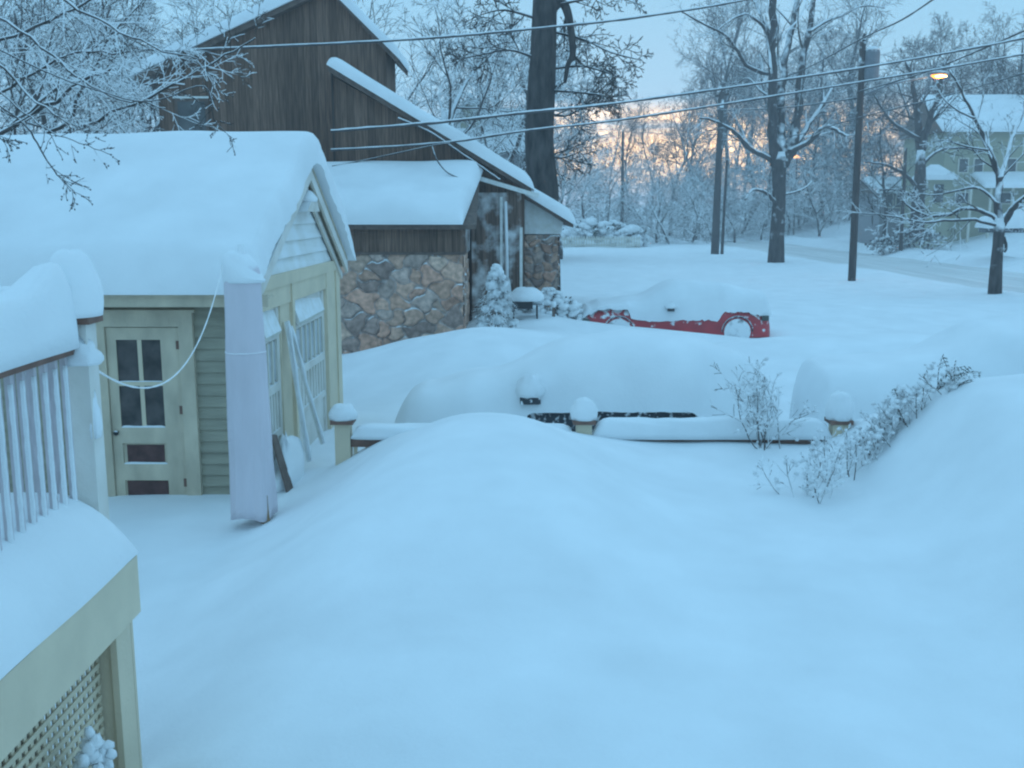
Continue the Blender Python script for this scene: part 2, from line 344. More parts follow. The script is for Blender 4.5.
# ------------------------------------------------------------------ trees
class Tree:
    def __init__(s, rnd): s.wood = MB(); s.twig = MB(); s.r = rnd; s.n = 0
    def grow(s, p, d, L, r, lvl, P):
        rn = s.r; n = max(3, int(L / P['seg'][min(lvl, len(P['seg']) - 1)])); pts = [p.copy()]; rad = [r]; dirs = [d.copy()]
        st = L / n; w = P['wig']; up = P['up'][min(lvl, len(P['up']) - 1)]
        q = p.copy(); dd = d.copy()
        for i in range(n):
            dd = (dd + Vector((rn.gauss(0, w), rn.gauss(0, w), rn.gauss(0, w) + up))).normalized()
            q = q + dd * st; t = (i + 1) / n
            pts.append(q.copy()); rad.append(max(P['rmin'], r * (1 - t * P['taper']))); dirs.append(dd.copy())
        tgt = s.wood if lvl < P['wl'] else s.twig
        tgt.tube(pts, rad, 7 if lvl == 0 else (5 if lvl < P['wl'] else 3), cap=lvl < 2); s.n += 1
        if lvl >= P['maxl']: return
        k = P['kids'][lvl]; s.kids(pts, rad, dirs, k, L, lvl, P)
    def kids(s, pts, rad, dirs, k, L, lvl, P, t0=None):
        rn = s.r; t0 = P['t0'][lvl] if t0 is None else t0; az = rn.uniform(0, 6.28)
        for i in range(k):
            t = t0 + (1 - t0) * (i + rn.uniform(.1, .9)) / k; f = t * (len(pts) - 1); j = min(len(pts) - 2, int(f)); fr = f - j
            c = pts[j].lerp(pts[j + 1], fr); d = dirs[min(j + 1, len(dirs) - 1)]; rr = rad[j] * (1 - fr) + rad[j + 1] * fr
            az += 2.4 + rn.uniform(-.5, .5); an = R(P['ang'][lvl] + rn.uniform(-14, 14))
            o = d.orthogonal().normalized(); o.rotate(Matrix.Rotation(az, 3, d))
            nd = (d * math.cos(an) + o * math.sin(an)).normalized()
            if P.get('flat'): nd.z *= P['flat']; nd.normalize()
            nl = L * P['lr'][lvl] * (1.15 - .65 * (t - t0) / (1 - t0 + 1e-6)) * rn.uniform(.7, 1.2)
            s.grow(c, nd, nl, max(P['rmin'], rr * P['rr']), lvl + 1, P)
    def limb(s, pts, r0, r1, P, k, lvl=1, t0=.2, wob=.0, kl=None):
        """a limb through given world points; side branches grow from it"""
        pp = [Vector(p) for p in pts]; out = []
        for i in range(len(pp) - 1):
            a = pp[max(0, i - 1)]; b = pp[i]; c = pp[i + 1]; d = pp[min(len(pp) - 1, i + 2)]
            for q in range(4):
                t = q / 4; out.append(.5 * ((2 * b) + (c - a) * t + (2 * a - 5 * b + 4 * c - d) * t * t + (3 * b - a - 3 * c + d) * t ** 3))
        out.append(pp[-1]); m_ = len(out)
        for i in range(1, m_ - 1): out[i] = out[i] + Vector((s.r.gauss(0, wob), s.r.gauss(0, wob), s.r.gauss(0, wob)))
        rad = [r0 + (r1 - r0) * i / (m_ - 1) for i in range(m_)]
        dirs = [(out[min(i + 1, m_ - 1)] - out[max(0, i - 1)]).normalized() for i in range(m_)]
        s.wood.tube(out, rad, 9 if r0 > .12 else 6)
        L = sum((out[i + 1] - out[i]).length for i in range(m_ - 1))
        if k: s.kids(out, rad, dirs, k, kl or L, lvl, P, t0)
def finish_tree(T, root, m1='bark', m2='twig_snowy', tname='trunk'):
    a = T.wood.build(tname, M[m1], root, smooth=True)
    if T.twig.v: T.twig.build('crown', M[m2], root)

WOOD = dict(seg=[1.2, .9, .6, .5, .4], wig=.11, up=[.02, .05, .04, .02, 0], rmin=.012, taper=.8, wl=2, maxl=4, kids=[11, 7, 6, 4], t0=[.28, .2, .15, .1], ang=[42, 42, 45, 45], lr=[.42, .55, .5, .5], rr=.55)
protos = []
GRP = 'bare trees in the woods behind the street'
def wood_tree(i, h, P, r=.2, m1='bark_far', m2='twig', label='', loc=(0, 0, 0), name='bare_tree', group=GRP, fork=False):
    T = Tree(random.Random(100 + i)); root = thing(name, label, 'tree', loc, group)
    c = Vector(loc); c.z -= .3
    T.grow(c, Vector((0, 0, 1)), h, r, 0, P)
    finish_tree(T, root, m1, m2); return root

def project(x, y, z):
    z -= H; d = y * CP - z * SP; u = y * SP + z * CP
    return 512 + F * x / d, 384 - F * u / d
def where(px):
    return 'in front of the pink sky' if px < 690 else 'between the two utility poles' if px < 850 else 'around the yellow house'
P1 = dict(WOOD); P2 = dict(WOOD, kids=[14, 8, 6, 3], ang=[32, 35, 40, 40], lr=[.34, .5, .5, .5], t0=[.35, .2, .1, .1])
P3 = dict(WOOD, kids=[12, 8, 6, 4], ang=[55, 48, 45, 45], lr=[.42, .5, .5, .5], t0=[.18, .2, .1, .1], up=[.02, .03, .02, 0, 0])
PS = dict(WOOD, seg=[.6, .5, .4, .3], kids=[12, 9, 7, 0], maxl=3, wl=1, ang=[60, 50, 45], lr=[.62, .5, .5], t0=[.08, .15, .1], up=[0, -.02, -.04, -.03], rmin=.014, rr=.6, wig=.13)
farbase = [wood_tree(0, 15, P1, .24), wood_tree(1, 17, P2, .22), wood_tree(2, 13, P3, .22), wood_tree(3, 16, dict(P1, ang=[36, 40, 42, 45]), .2)]
frost = []
for i, (h, P) in enumerate(((7, dict(PS)), (5.5, dict(PS, ang=[70, 50, 45])), (8, dict(PS, kids=[16, 9, 6, 0])))):
    frost.append(wood_tree(20 + i, h, P, .13, 'bark_far', 'twig_snowy', '', name='snow_laden_tree', group='snow bent small trees at the edge of the woods'))
# placed by picture column (px), distance and height
rn = random.Random(5)
spots = []
for px in range(565, 700, 21): spots.append((px, rn.uniform(112, 140), rn.uniform(.65, .9)))
for px, Y, s_ in ((668, 112, .95), (700, 115, 1.2), (650, 118, .9), (685, 125, 1.15)): spots.append((px, Y, s_))
for px in range(704, 860, 10): spots.append((px + rn.uniform(-4, 4), rn.uniform(118, 165), rn.uniform(1.25, 1.7)))
for px in range(860, 1060, 13): spots.append((px + rn.uniform(-4, 4), rn.uniform(85, 120), rn.uniform(.85, 1.25)))
for px in (878, 1016): spots.append((px, 80, .8))
LOOK = ['tall arching bare tree', 'slender steep-limbed bare tree', 'low wide bare tree', 'straight tall bare tree']
used = [0] * 4
def place(base, idx, used, px, Y, s_, lab):
    x = (px - 512) / F * Y * 1.0
    loc = (x, Y, gz(x, Y) - .1); rz = rn.uniform(0, 6.28)
    if not used[idx]:
        o = base[idx]; o.location = loc; o.rotation_euler = (0, 0, rz); o.scale = (s_, s_, s_); o['label'] = lab; used[idx] = 1
    else: o = dup(base[idx], loc, rz, s_, lab)
    return o
ordn = ['first', 'second', 'third', 'fourth', 'fifth', 'sixth', 'seventh', 'eighth', 'ninth', 'tenth', 'eleventh', 'twelfth', 'thirteenth', 'fourteenth', 'fifteenth', 'sixteenth', 'seventeenth', 'eighteenth', 'nineteenth', 'twentieth', 'twenty-first', 'twenty-second', 'twenty-third', 'twenty-fourth', 'twenty-fifth', 'twenty-sixth', 'twenty-seventh', 'twenty-eighth', 'twenty-ninth', 'thirtieth']
byzone = {}
spots.sort(key=lambda t: t[0])
for px, Y, s_ in spots:
    idx = rn.randrange(4); z_ = where(px); byzone[z_] = byzone.get(z_, 0) + 1
    place(farbase, idx, used, px, Y, s_, '%s, %s from left %s' % (LOOK[idx], ordn[min(29, byzone[z_] - 1)], z_))
fs = []
for px in range(690, 866, 12): fs.append((px + rn.uniform(-4, 4), rn.uniform(112, 130), rn.uniform(1.2, 1.6)))
for px in range(575, 860, 17): fs.append((px + rn.uniform(-6, 6), rn.uniform(100, 112) if px < 660 else rn.uniform(100, 125), rn.uniform(.8, 1.25)))
for px, Y, s_ in ((655, 96, 1.0), (610, 98, 1.1), (585, 96, 1.1), (640, 98, .9), (668, 92, 1.1), (690, 94, 1.0)): fs.append((px, Y, s_))
fs.sort(key=lambda t: t[0]); u2 = [0] * 3; k = 0
for px, Y, s_ in fs:
    idx = rn.randrange(3); place(frost, idx, u2, px, Y, s_, '%s snow laden small tree at the edge of the woods, %s from left' % (['round', 'low drooping', 'tall twiggy'][idx], ordn[min(k, 29)])); k += 1

# trees behind the brown house and at the far left
FR = dict(WOOD, seg=[.9, .6, .4, .3, .25], kids=[11, 9, 7, 4], rmin=.011, ang=[45, 42, 40, 40], lr=[.48, .5, .48, .5], t0=[.22, .15, .1, .1], wig=.10, rr=.58, up=[.02, .04, .02, 0, 0])
hb = [wood_tree(40, 12, FR, .19, 'bark', 'twig_snowy', '', name='frosted_tree', group='snow covered bare trees behind the brown house'),
      wood_tree(41, 11, dict(FR, ang=[52, 45, 40, 40]), .18, 'bark', 'twig_snowy', '', name='frosted_tree', group='snow covered bare trees behind the brown house')]
hu = [0, 0]
for n_, (px, Y, s_, lab) in enumerate(((425, 38, .98, 'snow covered bare tree right behind the brown gable, left of the big trunk'), (480, 46, 1.0, 'snow covered bare tree above the distant white roof'),
        (395, 52, 1.25, 'tall snow covered tree rising behind the peak of the brown gable'), (515, 58, 1.1, 'snow covered tree just left of the big trunk'), (560, 64, .8, 'snow covered tree just right of the big trunk at dawn sky'), (450, 66, 1.3, 'farthest snow covered tree behind the brown house roof'),
        (130, 42, 1.0, 'snow covered tree at the left roof edge of the brown house'), (60, 36, .95, 'snow covered tree in the tangle above the garage roof'), (5, 40, 1.1, 'leftmost snow covered tree behind the garage'), (95, 52, 1.3, 'farthest snow covered tree behind the garage roof'), (190, 50, 1.2, 'tall snow covered tree behind the left slope of the brown roof'), (25, 55, 1.4, 'tall snow covered tree at the top left corner behind others'), (250, 56, 1.15, 'snow covered tree peeking over the brown gable slope'),
        (160, 62, 1.5, 'very tall snow covered tree far behind the brown roof'))):
    place(hb, n_ % 2, hu, px, Y, s_, lab)

# big trunk at centre
TW = dict(WOOD, seg=[.6, .5, .4, .3], wig=.12, up=[.0, .02, .0, -.01, 0], rmin=.012, wl=1, maxl=4, kids=[8, 7, 6, 4], ang=[50, 48, 45, 45], lr=[.4, .5, .5, .5], t0=[.2, .15, .1, .1])
root = thing('tall_tree', 'huge dark straight trunk with a broken hooked limb behind the brown house roof', 'tree', at(541, 230, 30))
T = Tree(random.Random(3)); Y = 30
b0 = at(545, 262, Y); b0.z = .1
T.wood.tube([b0, at(543, 190, Y), at(539, 140, Y), at(541, 95, Y), at(543, 60, Y), at(545, 0, Y), at(546, -60, Y), at(546, -200, Y)], [.5, .46, .42, .41, .38, .345, .33, .28], 14)
T.limb([at(552, 8, Y), at(562, 2, Y), at(569, 18, Y), at(573, 52, Y), at(568, 65, Y), at(565, 83, Y)], .16, .05, TW, 3, kl=2)
for pts in ([(545, 30), (585, 40), (610, 52), (640, 60)], [(545, 70), (580, 66), (605, 72), (620, 78)], [(540, 90), (575, 92), (600, 95), (612, 100)], [(540, 60), (510, 50), (480, 55), (455, 60)], [(540, 110), (565, 116), (590, 104), (606, 108)], [(545, 8), (580, 0), (610, -5), (640, 5)], [(541, 20), (505, 10), (480, 15)], [(543, 150), (560, 158), (585, 150)]):
    T.limb([at(a, b, Y + .5 * i * rn.uniform(-1, 1)) for i, (a, b) in enumerate(pts)], .05, .014, TW, 9, lvl=1, kl=2.2)
finish_tree(T, root, 'bark_plain', 'twig')

# street tree 1
def px_tree(name, label, Y, base, trunk, limbs, seed, P, m1='bark', m2='twig_snowy', group=None, zj=.25):
    root = thing(name, label, 'tree', at(base[0], base[1], Y), group); T = Tree(random.Random(seed)); rr = random.Random(seed + 1)
    tp = [at(a, b, Y) for a, b, r in trunk]; tp[0].z -= .4
    T.wood.tube(tp, [r for a, b, r in trunk], 12)
    for pts, r0, r1, k, depth in limbs:
        n = len(pts); T.limb([at(a, b, Y + depth * i / (n - 1)) for i, (a, b) in enumerate(pts)], r0, r1, P, k, wob=r0 * .12)
    finish_tree(T, root, m1, m2); return root
SP_ = dict(WOOD, seg=[.7, .6, .5, .35], wig=.10, up=[.02, .03, .02, 0], rmin=.010, wl=2, maxl=4, kids=[8, 6, 5, 3], ang=[45, 42, 42, 40], lr=[.4, .38, .5, .5], t0=[.2, .2, .15, .1], rr=.44)
px_tree('street_tree', 'big bare street tree with snow packed in its fork beside the road', 60, (777, 260),
    [(776, 262, .54), (777, 235, .43), (779, 205, .40), (779, 180, .41), (779, 162, .44), (779, 152, .40)],
    [([(776, 165), (773, 130), (773, 80), (772, 40), (774, -15), (775, -60)], .33, .16, 6, -1),
     ([(782, 160), (781, 120), (783, 75), (791, 35), (797, 0), (800, -40)], .30, .10, 7, 2),
     ([(783, 165), (793, 145), (797, 110), (803, 62), (810, 25), (817, -15)], .34, .12, 7, 1),
     ([(772, 160), (750, 148), (735, 132), (718, 122), (700, 118)], .18, .06, 7, -2),
     ([(775, 75), (750, 68), (738, 52), (725, 35), (700, 22), (682, 12)], .14, .04, 8, -3),
     ([(772, 45), (762, 25), (745, 14), (728, 22), (715, 32)], .13, .03, 8, -2),
     ([(770, 35), (758, 10), (750, -10)], .12, .05, 5, 2),
     ([(787, 155), (800, 138), (812, 120), (825, 100), (832, 88)], .22, .07, 7, 2),
     ([(789, 152), (808, 142), (825, 127), (840, 132), (848, 137)], .20, .07, 7, -2),
     ([(809, 32), (825, 22), (845, 14), (862, 6), (885, 8)], .12, .03, 9, 2),
     ([(778, 205), (765, 192), (752, 190), (745, 200)], .14, .05, 6, -2),
     ([(781, 195), (800, 190), (812, 182)], .10, .05, 5, 2),
     ([(775, 100), (760, 90), (748, 78), (735, 85)], .10, .03, 7, 3)], 11, SP_)
# street tree 2 (right)
px_tree('street_tree', 'low forked street tree with long snowy limbs at the right edge by the road', 36, (995, 293),
    [(995, 296, .26), (996, 270, .21), (998, 245, .18), (999, 232, .19), (1000, 218, .2)],
    [([(1000, 225), (998, 200), (999, 178), (992, 158), (985, 140), (975, 118), (962, 92), (950, 70)], .15, .035, 9, 1),
     ([(999, 180), (1006, 160), (1012, 138), (1020, 120), (1030, 100)], .10, .03, 8, 2),
     ([(1002, 225), (1012, 210), (1024, 198), (1045, 190)], .14, .06, 6, -1),
     ([(998, 220), (985, 212), (965, 208), (945, 215), (925, 215), (910, 207), (903, 200)], .10, .03, 11, 1),
     ([(998, 226), (975, 220), (950, 220), (920, 222), (895, 216), (862, 213)], .08, .02, 11, -1),
     ([(999, 205), (980, 188), (960, 190), (935, 195), (915, 193)], .07, .02, 10, 2),
     ([(988, 150), (965, 146), (945, 140), (930, 142)], .05, .016, 9, -1),
     ([(1003, 235), (1006, 247), (1004, 252)], .07, .05, 0, 0),
     ([(975, 118), (960, 112), (945, 100), (935, 85)], .05, .016, 9, 1)], 12, dict(SP_, rmin=.011, kids=[8, 6, 5, 3], lr=[.4, .3, .5, .5], up=[.02, .03, .03, 0]))
# tree by the yellow house
px_tree('dark_tree', 'dark trunked tree in front of the yellow house corner', 70, (915, 228),
    [(917, 232, .5), (918, 205, .44), (920, 180, .40), (921, 150, .27)],
    [([(921, 155), (918, 120), (914, 90), (906, 60)], .3, .1, 10, 2), ([(922, 150), (930, 120), (940, 90), (945, 60)], .26, .08, 10, -2),
     ([(919, 190), (905, 175), (885, 165), (865, 162)], .16, .05, 9, -2), ([(921, 165), (940, 150), (960, 148), (985, 152)], .14, .05, 9, 2),
     ([(921, 140), (890, 120), (875, 95)], .16, .05, 9, 1), ([(918, 200), (900, 190), (880, 190)], .12, .04, 8, 1)], 13, dict(SP_, rmin=.012), m1='bark_plain', m2='twig')
# overhanging tree from the left, in front of the brown house
LT = dict(WOOD, seg=[.5, .4, .3, .22], wig=.09, up=[.0, .0, -.01, -.01], rmin=.0055, wl=1, maxl=4, kids=[8, 8, 6, 4], ang=[40, 38, 40, 40], lr=[.4, .30, .5, .5], t0=[.2, .15, .1, .1], rr=.5)
root = thing('overhanging_tree', 'tree behind the garage with long snow lined boughs arching across the brown gable', 'tree', (-10.6, 17.5, .3)); T = Tree(random.Random(8))
T.wood.tube([(-10.6, 17.5, 0), (-10.7, 17.4, 2.5), (-10.4, 17.6, 4.5), (-10.6, 17.5, 6.5)], [.3, .26, .22, .17], 10)
for pts, r0, Y0, Y1, k in (
    ([(-60, 190), (0, 135), (45, 108), (85, 80), (110, 70), (120, 75)], .07, 17.5, 16, 8),
    ([(-40, 180), (60, 135), (100, 118), (150, 97), (190, 75), (225, 55), (255, 38)], .055, 17.5, 16, 7),
    ([(-60, 160), (20, 118), (60, 85), (95, 48), (130, 15), (160, -15)], .06, 17.5, 19, 9),
    ([(-50, -60), (30, -25), (70, 2), (110, 25), (150, 45), (198, 59)], .05, 16, 15, 8),
    ([(-60, 60), (0, 40), (50, 20), (95, -5), (120, -30)], .05, 17.5, 15, 9),
    ([(-60, 120), (0, 92), (40, 70), (75, 52), (110, 52), (170, 50), (210, 52)], .045, 18, 17, 8),
    ([(-40, 150), (60, 128), (75, 100), (95, 70), (105, 40), (110, 0)], .06, 18, 18, 8),
    ([(-30, 0), (20, 30), (60, 62), (90, 85), (130, 100), (165, 108)], .04, 16, 15.5, 7),
    ([(-60, 20), (-5, 60), (30, 95), (60, 118), (90, 130)], .04, 16, 15.5, 6),
    ([(-60, 200), (5, 150), (20, 100), (25, 50), (35, 0)], .05, 18, 18.5, 8)):
    n = len(pts); T.limb([at(a, b, Y0 + (Y1 - Y0) * i / (n - 1)) for i, (a, b) in enumerate(pts)], r0 * .75, .011, LT, k, kl=4.5, wob=.02)
finish_tree(T, root, 'bark', 'twig_snowy')
# fine budding twigs hanging nearer the camera
root = thing('budding_branch_tree', 'slender tree whose thin dark budding twigs hang over the garage roof snow', 'tree', (-7.6, 9.2, .3)); T = Tree(random.Random(9))
BT = dict(WOOD, seg=[.3, .2, .12, .1], wig=.14, up=[0, 0, 0, 0], rmin=.0032, wl=1, maxl=3, kids=[5, 4, 3], ang=[45, 45, 45], lr=[.4, .13, .5], t0=[.2, .3, .2], rr=.6)
T.wood.tube([(-7.6, 9.2, 0), (-7.5, 9.2, 2.5), (-7.2, 9.1, 5.4)], [.09, .07, .05], 8)
for pts, Y in (([(-140, 40), (-60, 50), (0, 92), (30, 118), (58, 135), (88, 145), (112, 155)], 9), ([(-140, 70), (-30, 90), (25, 125), (40, 150), (55, 172), (68, 185), (76, 195)], 9.3), ([(-140, 80), (-50, 110), (-10, 130), (5, 142)], 8.6), ([(-100, 0), (20, 60), (110, 95), (160, 100), (205, 85), (215, 120), (232, 138)], 10)):
    T.limb([at(a, b, Y) for a, b in pts], .010, .004, BT, 9, t0=.55, kl=2.2, wob=.006)
bud = MB()
for v in T.twig.v[::11]:
    blob(bud, v, (.007, .007, .011), 5, 2)
T.twig.v += []; off = len(T.twig.v); T.twig.v.extend(bud.v); T.twig.f.extend([tuple(i + off for i in f) for f in bud.f])
finish_tree(T, root, 'wire_bare', 'wire_bare')

# ------------------------------------------------------------------ GARAGE
def GX_(y): return -2.72 + .026 * (y - 10.5)
GY0, GY1, GYR = 10.5, 14.9, 12.7; GE, GR = 2.42, 3.86; GL = -10.5
ga = thing('garage', 'small beige and olive clapboard garage with deep smooth snow on its gable roof', 'garage', (-2.72, 10.5, 0))
def gsl(y): return GE + (GR - GE) * (1 - abs(y - GYR) / (GYR - 10.25))
w = MB(); w.box(GL, -2.78, GY0 + .03, GY1 - .03, 0, GE - .02); w.prism([(GL, GY0 + .1, GE - .02), (GL, GY1 - .1, GE - .02), (GL, GYR, GR - .12)], (-2.80 - GL, 0, 0)); w.build('wall', M['clap'], ga)
# side clapboards, facing the camera
w = MB(); z = .1
while z < 2.33:
    for x0, x1 in ((GL, -4.40), (-3.37, -2.75)):
        w.prism([(x0, GY0 + .03, z), (x0, GY0 - .006, z), (x0, GY0 + .016, z + .125)], (x1 - x0, 0, 0))
    if z > 2.2: w.prism([(-4.40, GY0 + .03, z), (-4.40, GY0 - .006, z), (-4.40, GY0 + .016, z + .125)], (1.03, 0, 0))
    z += .125
w.build('side_clapboards', M['clap'], ga)
# gable clapboards on the street face
w = MB(); z = 2.56
while z < 3.7:
    hw = (GR - .1 - z) / ((GR - GE) / (GYR - 10.25)); y0, y1 = GYR - hw, GYR + hw; zt = min(z + .19, GR - .1); hw2 = max(.02, (GR - .1 - zt) / ((GR - GE) / (GYR - 10.25)))
    a = [Vector((GX_(y0) + .035, y0, z)), Vector((GX_(y1) + .035, y1, z)), Vector((GX_(y1), GYR + hw2, zt)), Vector((GX_(y0), GYR - hw2, zt))]
    w.prism(a, (-.05, 0, 0)); z += .19
w.build('gable_clapboards', M['clap_frost'], ga)
fx = lambda x, y, z: (GX_(y) + x, y, z)
# eave boards and rakes
w = MB(); w.box(GL - .1, -2.5, 10.22, 10.25, GE - .10, GE + .03); w.box(GL - .1, -2.5, 10.25, 10.5, GE - .02, GE + .0); w.build('fascia', M['beige_worn'], ga); w = MB(); w.box(GL - .1, -2.5, GY1 + .03, GY1 + .06, GE + .05, GE + .15); w.build('fascia', M['beige_worn'], ga)
w = MB()
for s_ in (-1, 1):
    ye = GYR + (2.24 if s_ > 0 else -2.5); yr = GYR
    for xo, hh, dz in ((.13, .15, 0), (.045, .10, -.14)):
        a = Vector((GX_(ye) + (xo if s_ > 0 else xo * .4), ye, GE - .04 + dz + (.15 if s_ > 0 else 0))); b = Vector((GX_(yr) + xo, yr, GR - .04 + dz)); c = Vector((0, 0, -hh))
        w.prism([a, b, b + c, a + c], (.035, 0, 0))
w.build('rake_board', M['beige_frost'], ga)
w = MB()
for s_ in (-1, 1):
    ye = GYR + (2.24 if s_ > 0 else -2.5); zq = GE + (.15 if s_ > 0 else 0)
    w.prism([(GL - .2, ye, zq), (GX_(ye) + (.165 if s_ > 0 else .06), ye, zq), (GX_(GYR) + .165, GYR, GR + .0), (GL - .2, GYR, GR + .0)], (0, 0, .03))
rf = w.build('roof', M['beige_worn'], ga)
def gbase(u, v):
    y = 10.14 + 4.95 * v; d = abs(y - GYR); z = GR + .04 - (GR - GE) / 2.45 * (math.sqrt(d * d + .02) - .1)
    xe = GX_(y) + .13 + .105 * float(S(10.2, 12.4, y)) + .03 * float(S(12.5, 13.2, y)) + .015 * math.sin(y * 5) + .03 * fn_noise((0, y * 9, 0))
    return Vector((GL - .3 + (xe - GL + .3) * u, y, z))
s1 = MB(); pillow(s1, gbase, lambda u, v: .36 + .10 * float(S(.5, .7, v)) + .03 * math.sin(u * 9), 70, 80, .10, .24, lu=8, lv=4.95, nz=.05, nsc=.8); s1.build('roof_snow', M['snow'], ga, smooth=True)
# street face trim
w = MB(); w.box(.0, .06, 10.48, 14.86, 2.44, 2.585, fx); w.box(-.02, .04, 10.56, 14.0, 2.22, 2.44, fx)
w.box(0, .05, 10.48, 10.66, 0, 2.44, fx); w.box(0, .06, 11.95, 12.03, 0, 2.44, fx); w.box(.0, .02, 11.5, 11.95, 0, 2.22, fx); w.box(0, .02, 12.03, 12.22, 0, 2.22, fx)
w.box(0, .05, 13.95, 14.4, 0, 2.44, fx); w.box(0, .03, 14.4, 14.62, 0, 2.44, fx); w.box(0, .05, 14.62, 14.88, 0, 2.44, fx)
w.build('trim', M['beige'], ga)
w = MB(); w.prism([(GX_(12.0) - .02, 12.3, 3.28), (GX_(12) - .02, 13.1, 3.28), (GX_(12.5) - .02, 12.9, 3.4), (GX_(12.5) - .02, 12.5, 3.4)], (.22, 0, 0)); w.build('gable_bracket', M['beige_frost'], ga)
s1 = MB(); blob(s1, (GX_(12.7) + .12, 12.7, 3.40), (.10, .22, .14)); s1.build('bracket_snow', M['snow'], ga, smooth=True)
for (y0, y1, npane) in ((10.66, 11.5, 3), (12.22, 13.95, 6)):
    w = MB(); w.box(-.06, -.03, y0, y1, 0, 2.22, fx)
    z0, z1 = 1.35, 1.85
    for yy in (y0, y1 - .09): w.box(-.03, .0, yy, yy + .09, .05, 2.2, fx)
    w.box(-.03, 0, y0 + .09, y1 - .09, z1, z1 + .10, fx); w.box(-.03, .01, y0 + .09, y1 - .09, z0 - .1, z0, fx); w.box(-.03, 0, y0 + .09, y1 - .09, .72, .8, fx)
    k = 5 if npane == 3 else 9
    for i in range(k):
        yy = y0 + .13 + (y1 - y0 - .26) * (i + .5) / k; w.box(-.03, -.012, yy, yy + .07, .8, z0 - .1, fx)
    dr = w.build('garage_door', M['beige_frost'], ga)
    # slanted hood of blown snow over the leaf
    w = MB(); w.prism([fx(-.02, y0 + .02, 2.2), fx(-.02, y0 + .02, 1.98), fx(.05, y0 + .02, 1.90), fx(.07, y0 + .02, 1.94)], (0, y1 - y0 - .1, 0)); w.build('door_hood', M['white_frost'], dr)
    for i in range(npane):
        a = y0 + .12 + (y1 - y0 - .24) * i / npane; b = y0 + .12 + (y1 - y0 - .24) * (i + 1) / npane
        g_ = MB(); g_.box(-.025, -.02, a + .02, b - .02, z0 + .03, z1 - .03, fx); g_.build('pane', M['glass_frost'], dr)
        g_ = MB(); g_.box(-.02, .004, b - .02, b + .02, z0, z1, fx); g_.build('muntin', M['white'], dr)
# the person door on the side
w = MB()
w.box(-4.44, -4.29, GY0 - .05, GY0 + .02, 0, 2.24); w.box(-3.51, -3.36, GY0 - .05, GY0 + .02, 0, 2.24); w.box(-4.29, -3.51, GY0 - .05, GY0 + .02, 2.09, 2.24); w.box(-4.47, -3.33, GY0 - .07, GY0 + .02, 2.242, 2.27)
w.build('door_frame', M['beige_worn'], ga)
w = MB(); x0, x1 = -4.285, -3.515
w.box(x0, x1, GY0 + .0, GY0 + .02, 0, 2.08)
for a, b, c, d in ((x0, x0 + .1, 0, 2.08), (x1 - .20, x1, 0, 2.08)): w.box(a, b, GY0 - .02, GY0, c, d)
wx0, wx1 = x0 + .1, x1 - .2
for c, d in ((1.95, 2.08), (.83, 1.00), (.42, .60), (0, .12)): w.box(wx0, wx1, GY0 - .02, GY0, c, d)
dr = w.build('door', M['beige_worn'], ga)
xm = (wx0 + wx1) / 2 + .01
w = MB(); w.box(xm - .022, xm + .022, GY0 - .016, GY0 - .004, 1.0, 1.95); w.box(wx0, wx1, GY0 - .017, GY0 - .003, 1.455, 1.50); w.build('muntin', M['beige'], dr)
for a, b in ((wx0, xm - .022), (xm + .022, wx1)):
    for c, d in ((1.0, 1.455), (1.50, 1.95)):
        w = MB(); w.box(a, b, GY0 - .006, GY0 - .003, c, d); w.build('pane', M['glass'], dr)
w = MB(); w.box(wx0 + .04, wx1 - .03, GY0 - .008, GY0 - .002, .62, .81); w.build('lower_panel', M['redpanel'], dr, label='upper of the two maroon door panels')
w = MB(); w.box(wx0 + .02, wx1 - .01, GY0 - .008, GY0 - .002, .13, .41); w.build('lower_panel', M['redpanel'], dr, label='bottom maroon door panel caught by snow')
w = MB(); w.tube([(x0 + .05, GY0 - .06, .95), (x0 + .05, GY0 - .02, .95)], [.028, .018], 12); w.build('handle', M['darkmetal'], dr, smooth=True)
for zz in (.35, 1.15, 1.85): w = MB(); w.box(x1 - .035, x1 + .01, GY0 - .026, GY0 - .021, zz, zz + .09); w.build('hinge', M['rail'], dr)
s1 = MB()
for zz, t in ((1.50, .012), (1.002, .02), (.60, .02)): pillow(s1, lambda u, v, zz=zz: Vector((wx0 + (wx1 - wx0) * u, GY0 - .022 + .02 * v, zz)), lambda u, v, t=t: t, 14, 6, .03, .01, lu=.4, lv=.02, nz=.008, nsc=9)
s1.build('ledge_snow', M['snow'], dr, smooth=True)
# things leaning against it
def leaning(name, label, a, b, wd, m, tk=.03):
    o = thing(name, label, 'board', (b[0], b[1], b[2]), None); w = MB(); w.bar(a, b, wd, tk, up=(1, 0, .3)); w.build('plank', m, o)
    a, b = Vector(a), Vector(b); s_ = MB(); off = Vector((.024, -.01, .01)); s_.tube([a.lerp(b, t) + off * (1 + .25 * math.sin(9 * t)) for t in [i / 12 for i in range(13)]], [wd * .34 * (1 + .3 * math.sin(i * 1.9)) for i in range(13)], 6); s_.build('snow_cap', M['snow_rough'], o, smooth=True); return o
leaning('leaning_plank', 'snow edged plank leaning upright between the two garage doors, the left one', (GX_(11.6) + .06, 11.6, 2.02), (-2.40, 11.45, .38), .06, M['white_frost'])
leaning('leaning_plank', 'snow edged plank slanting away to the right between the garage doors', (GX_(11.65) + .08, 11.66, 1.95), (-2.33, 11.95, .48), .055, M['white_frost'])
o = thing('leaning_sheet', 'dark board edge poking from the snow at the foot of the near garage door', 'board', (-2.5, 10.5, .2))
w = MB(); w.prism([(-2.64, 10.62, .9), (-2.38, 10.35, .15), (-2.36, 10.55, .15), (-2.62, 10.8, .85)], (.02, .0, 0)); w.build('panel', M['darktrim'], o)
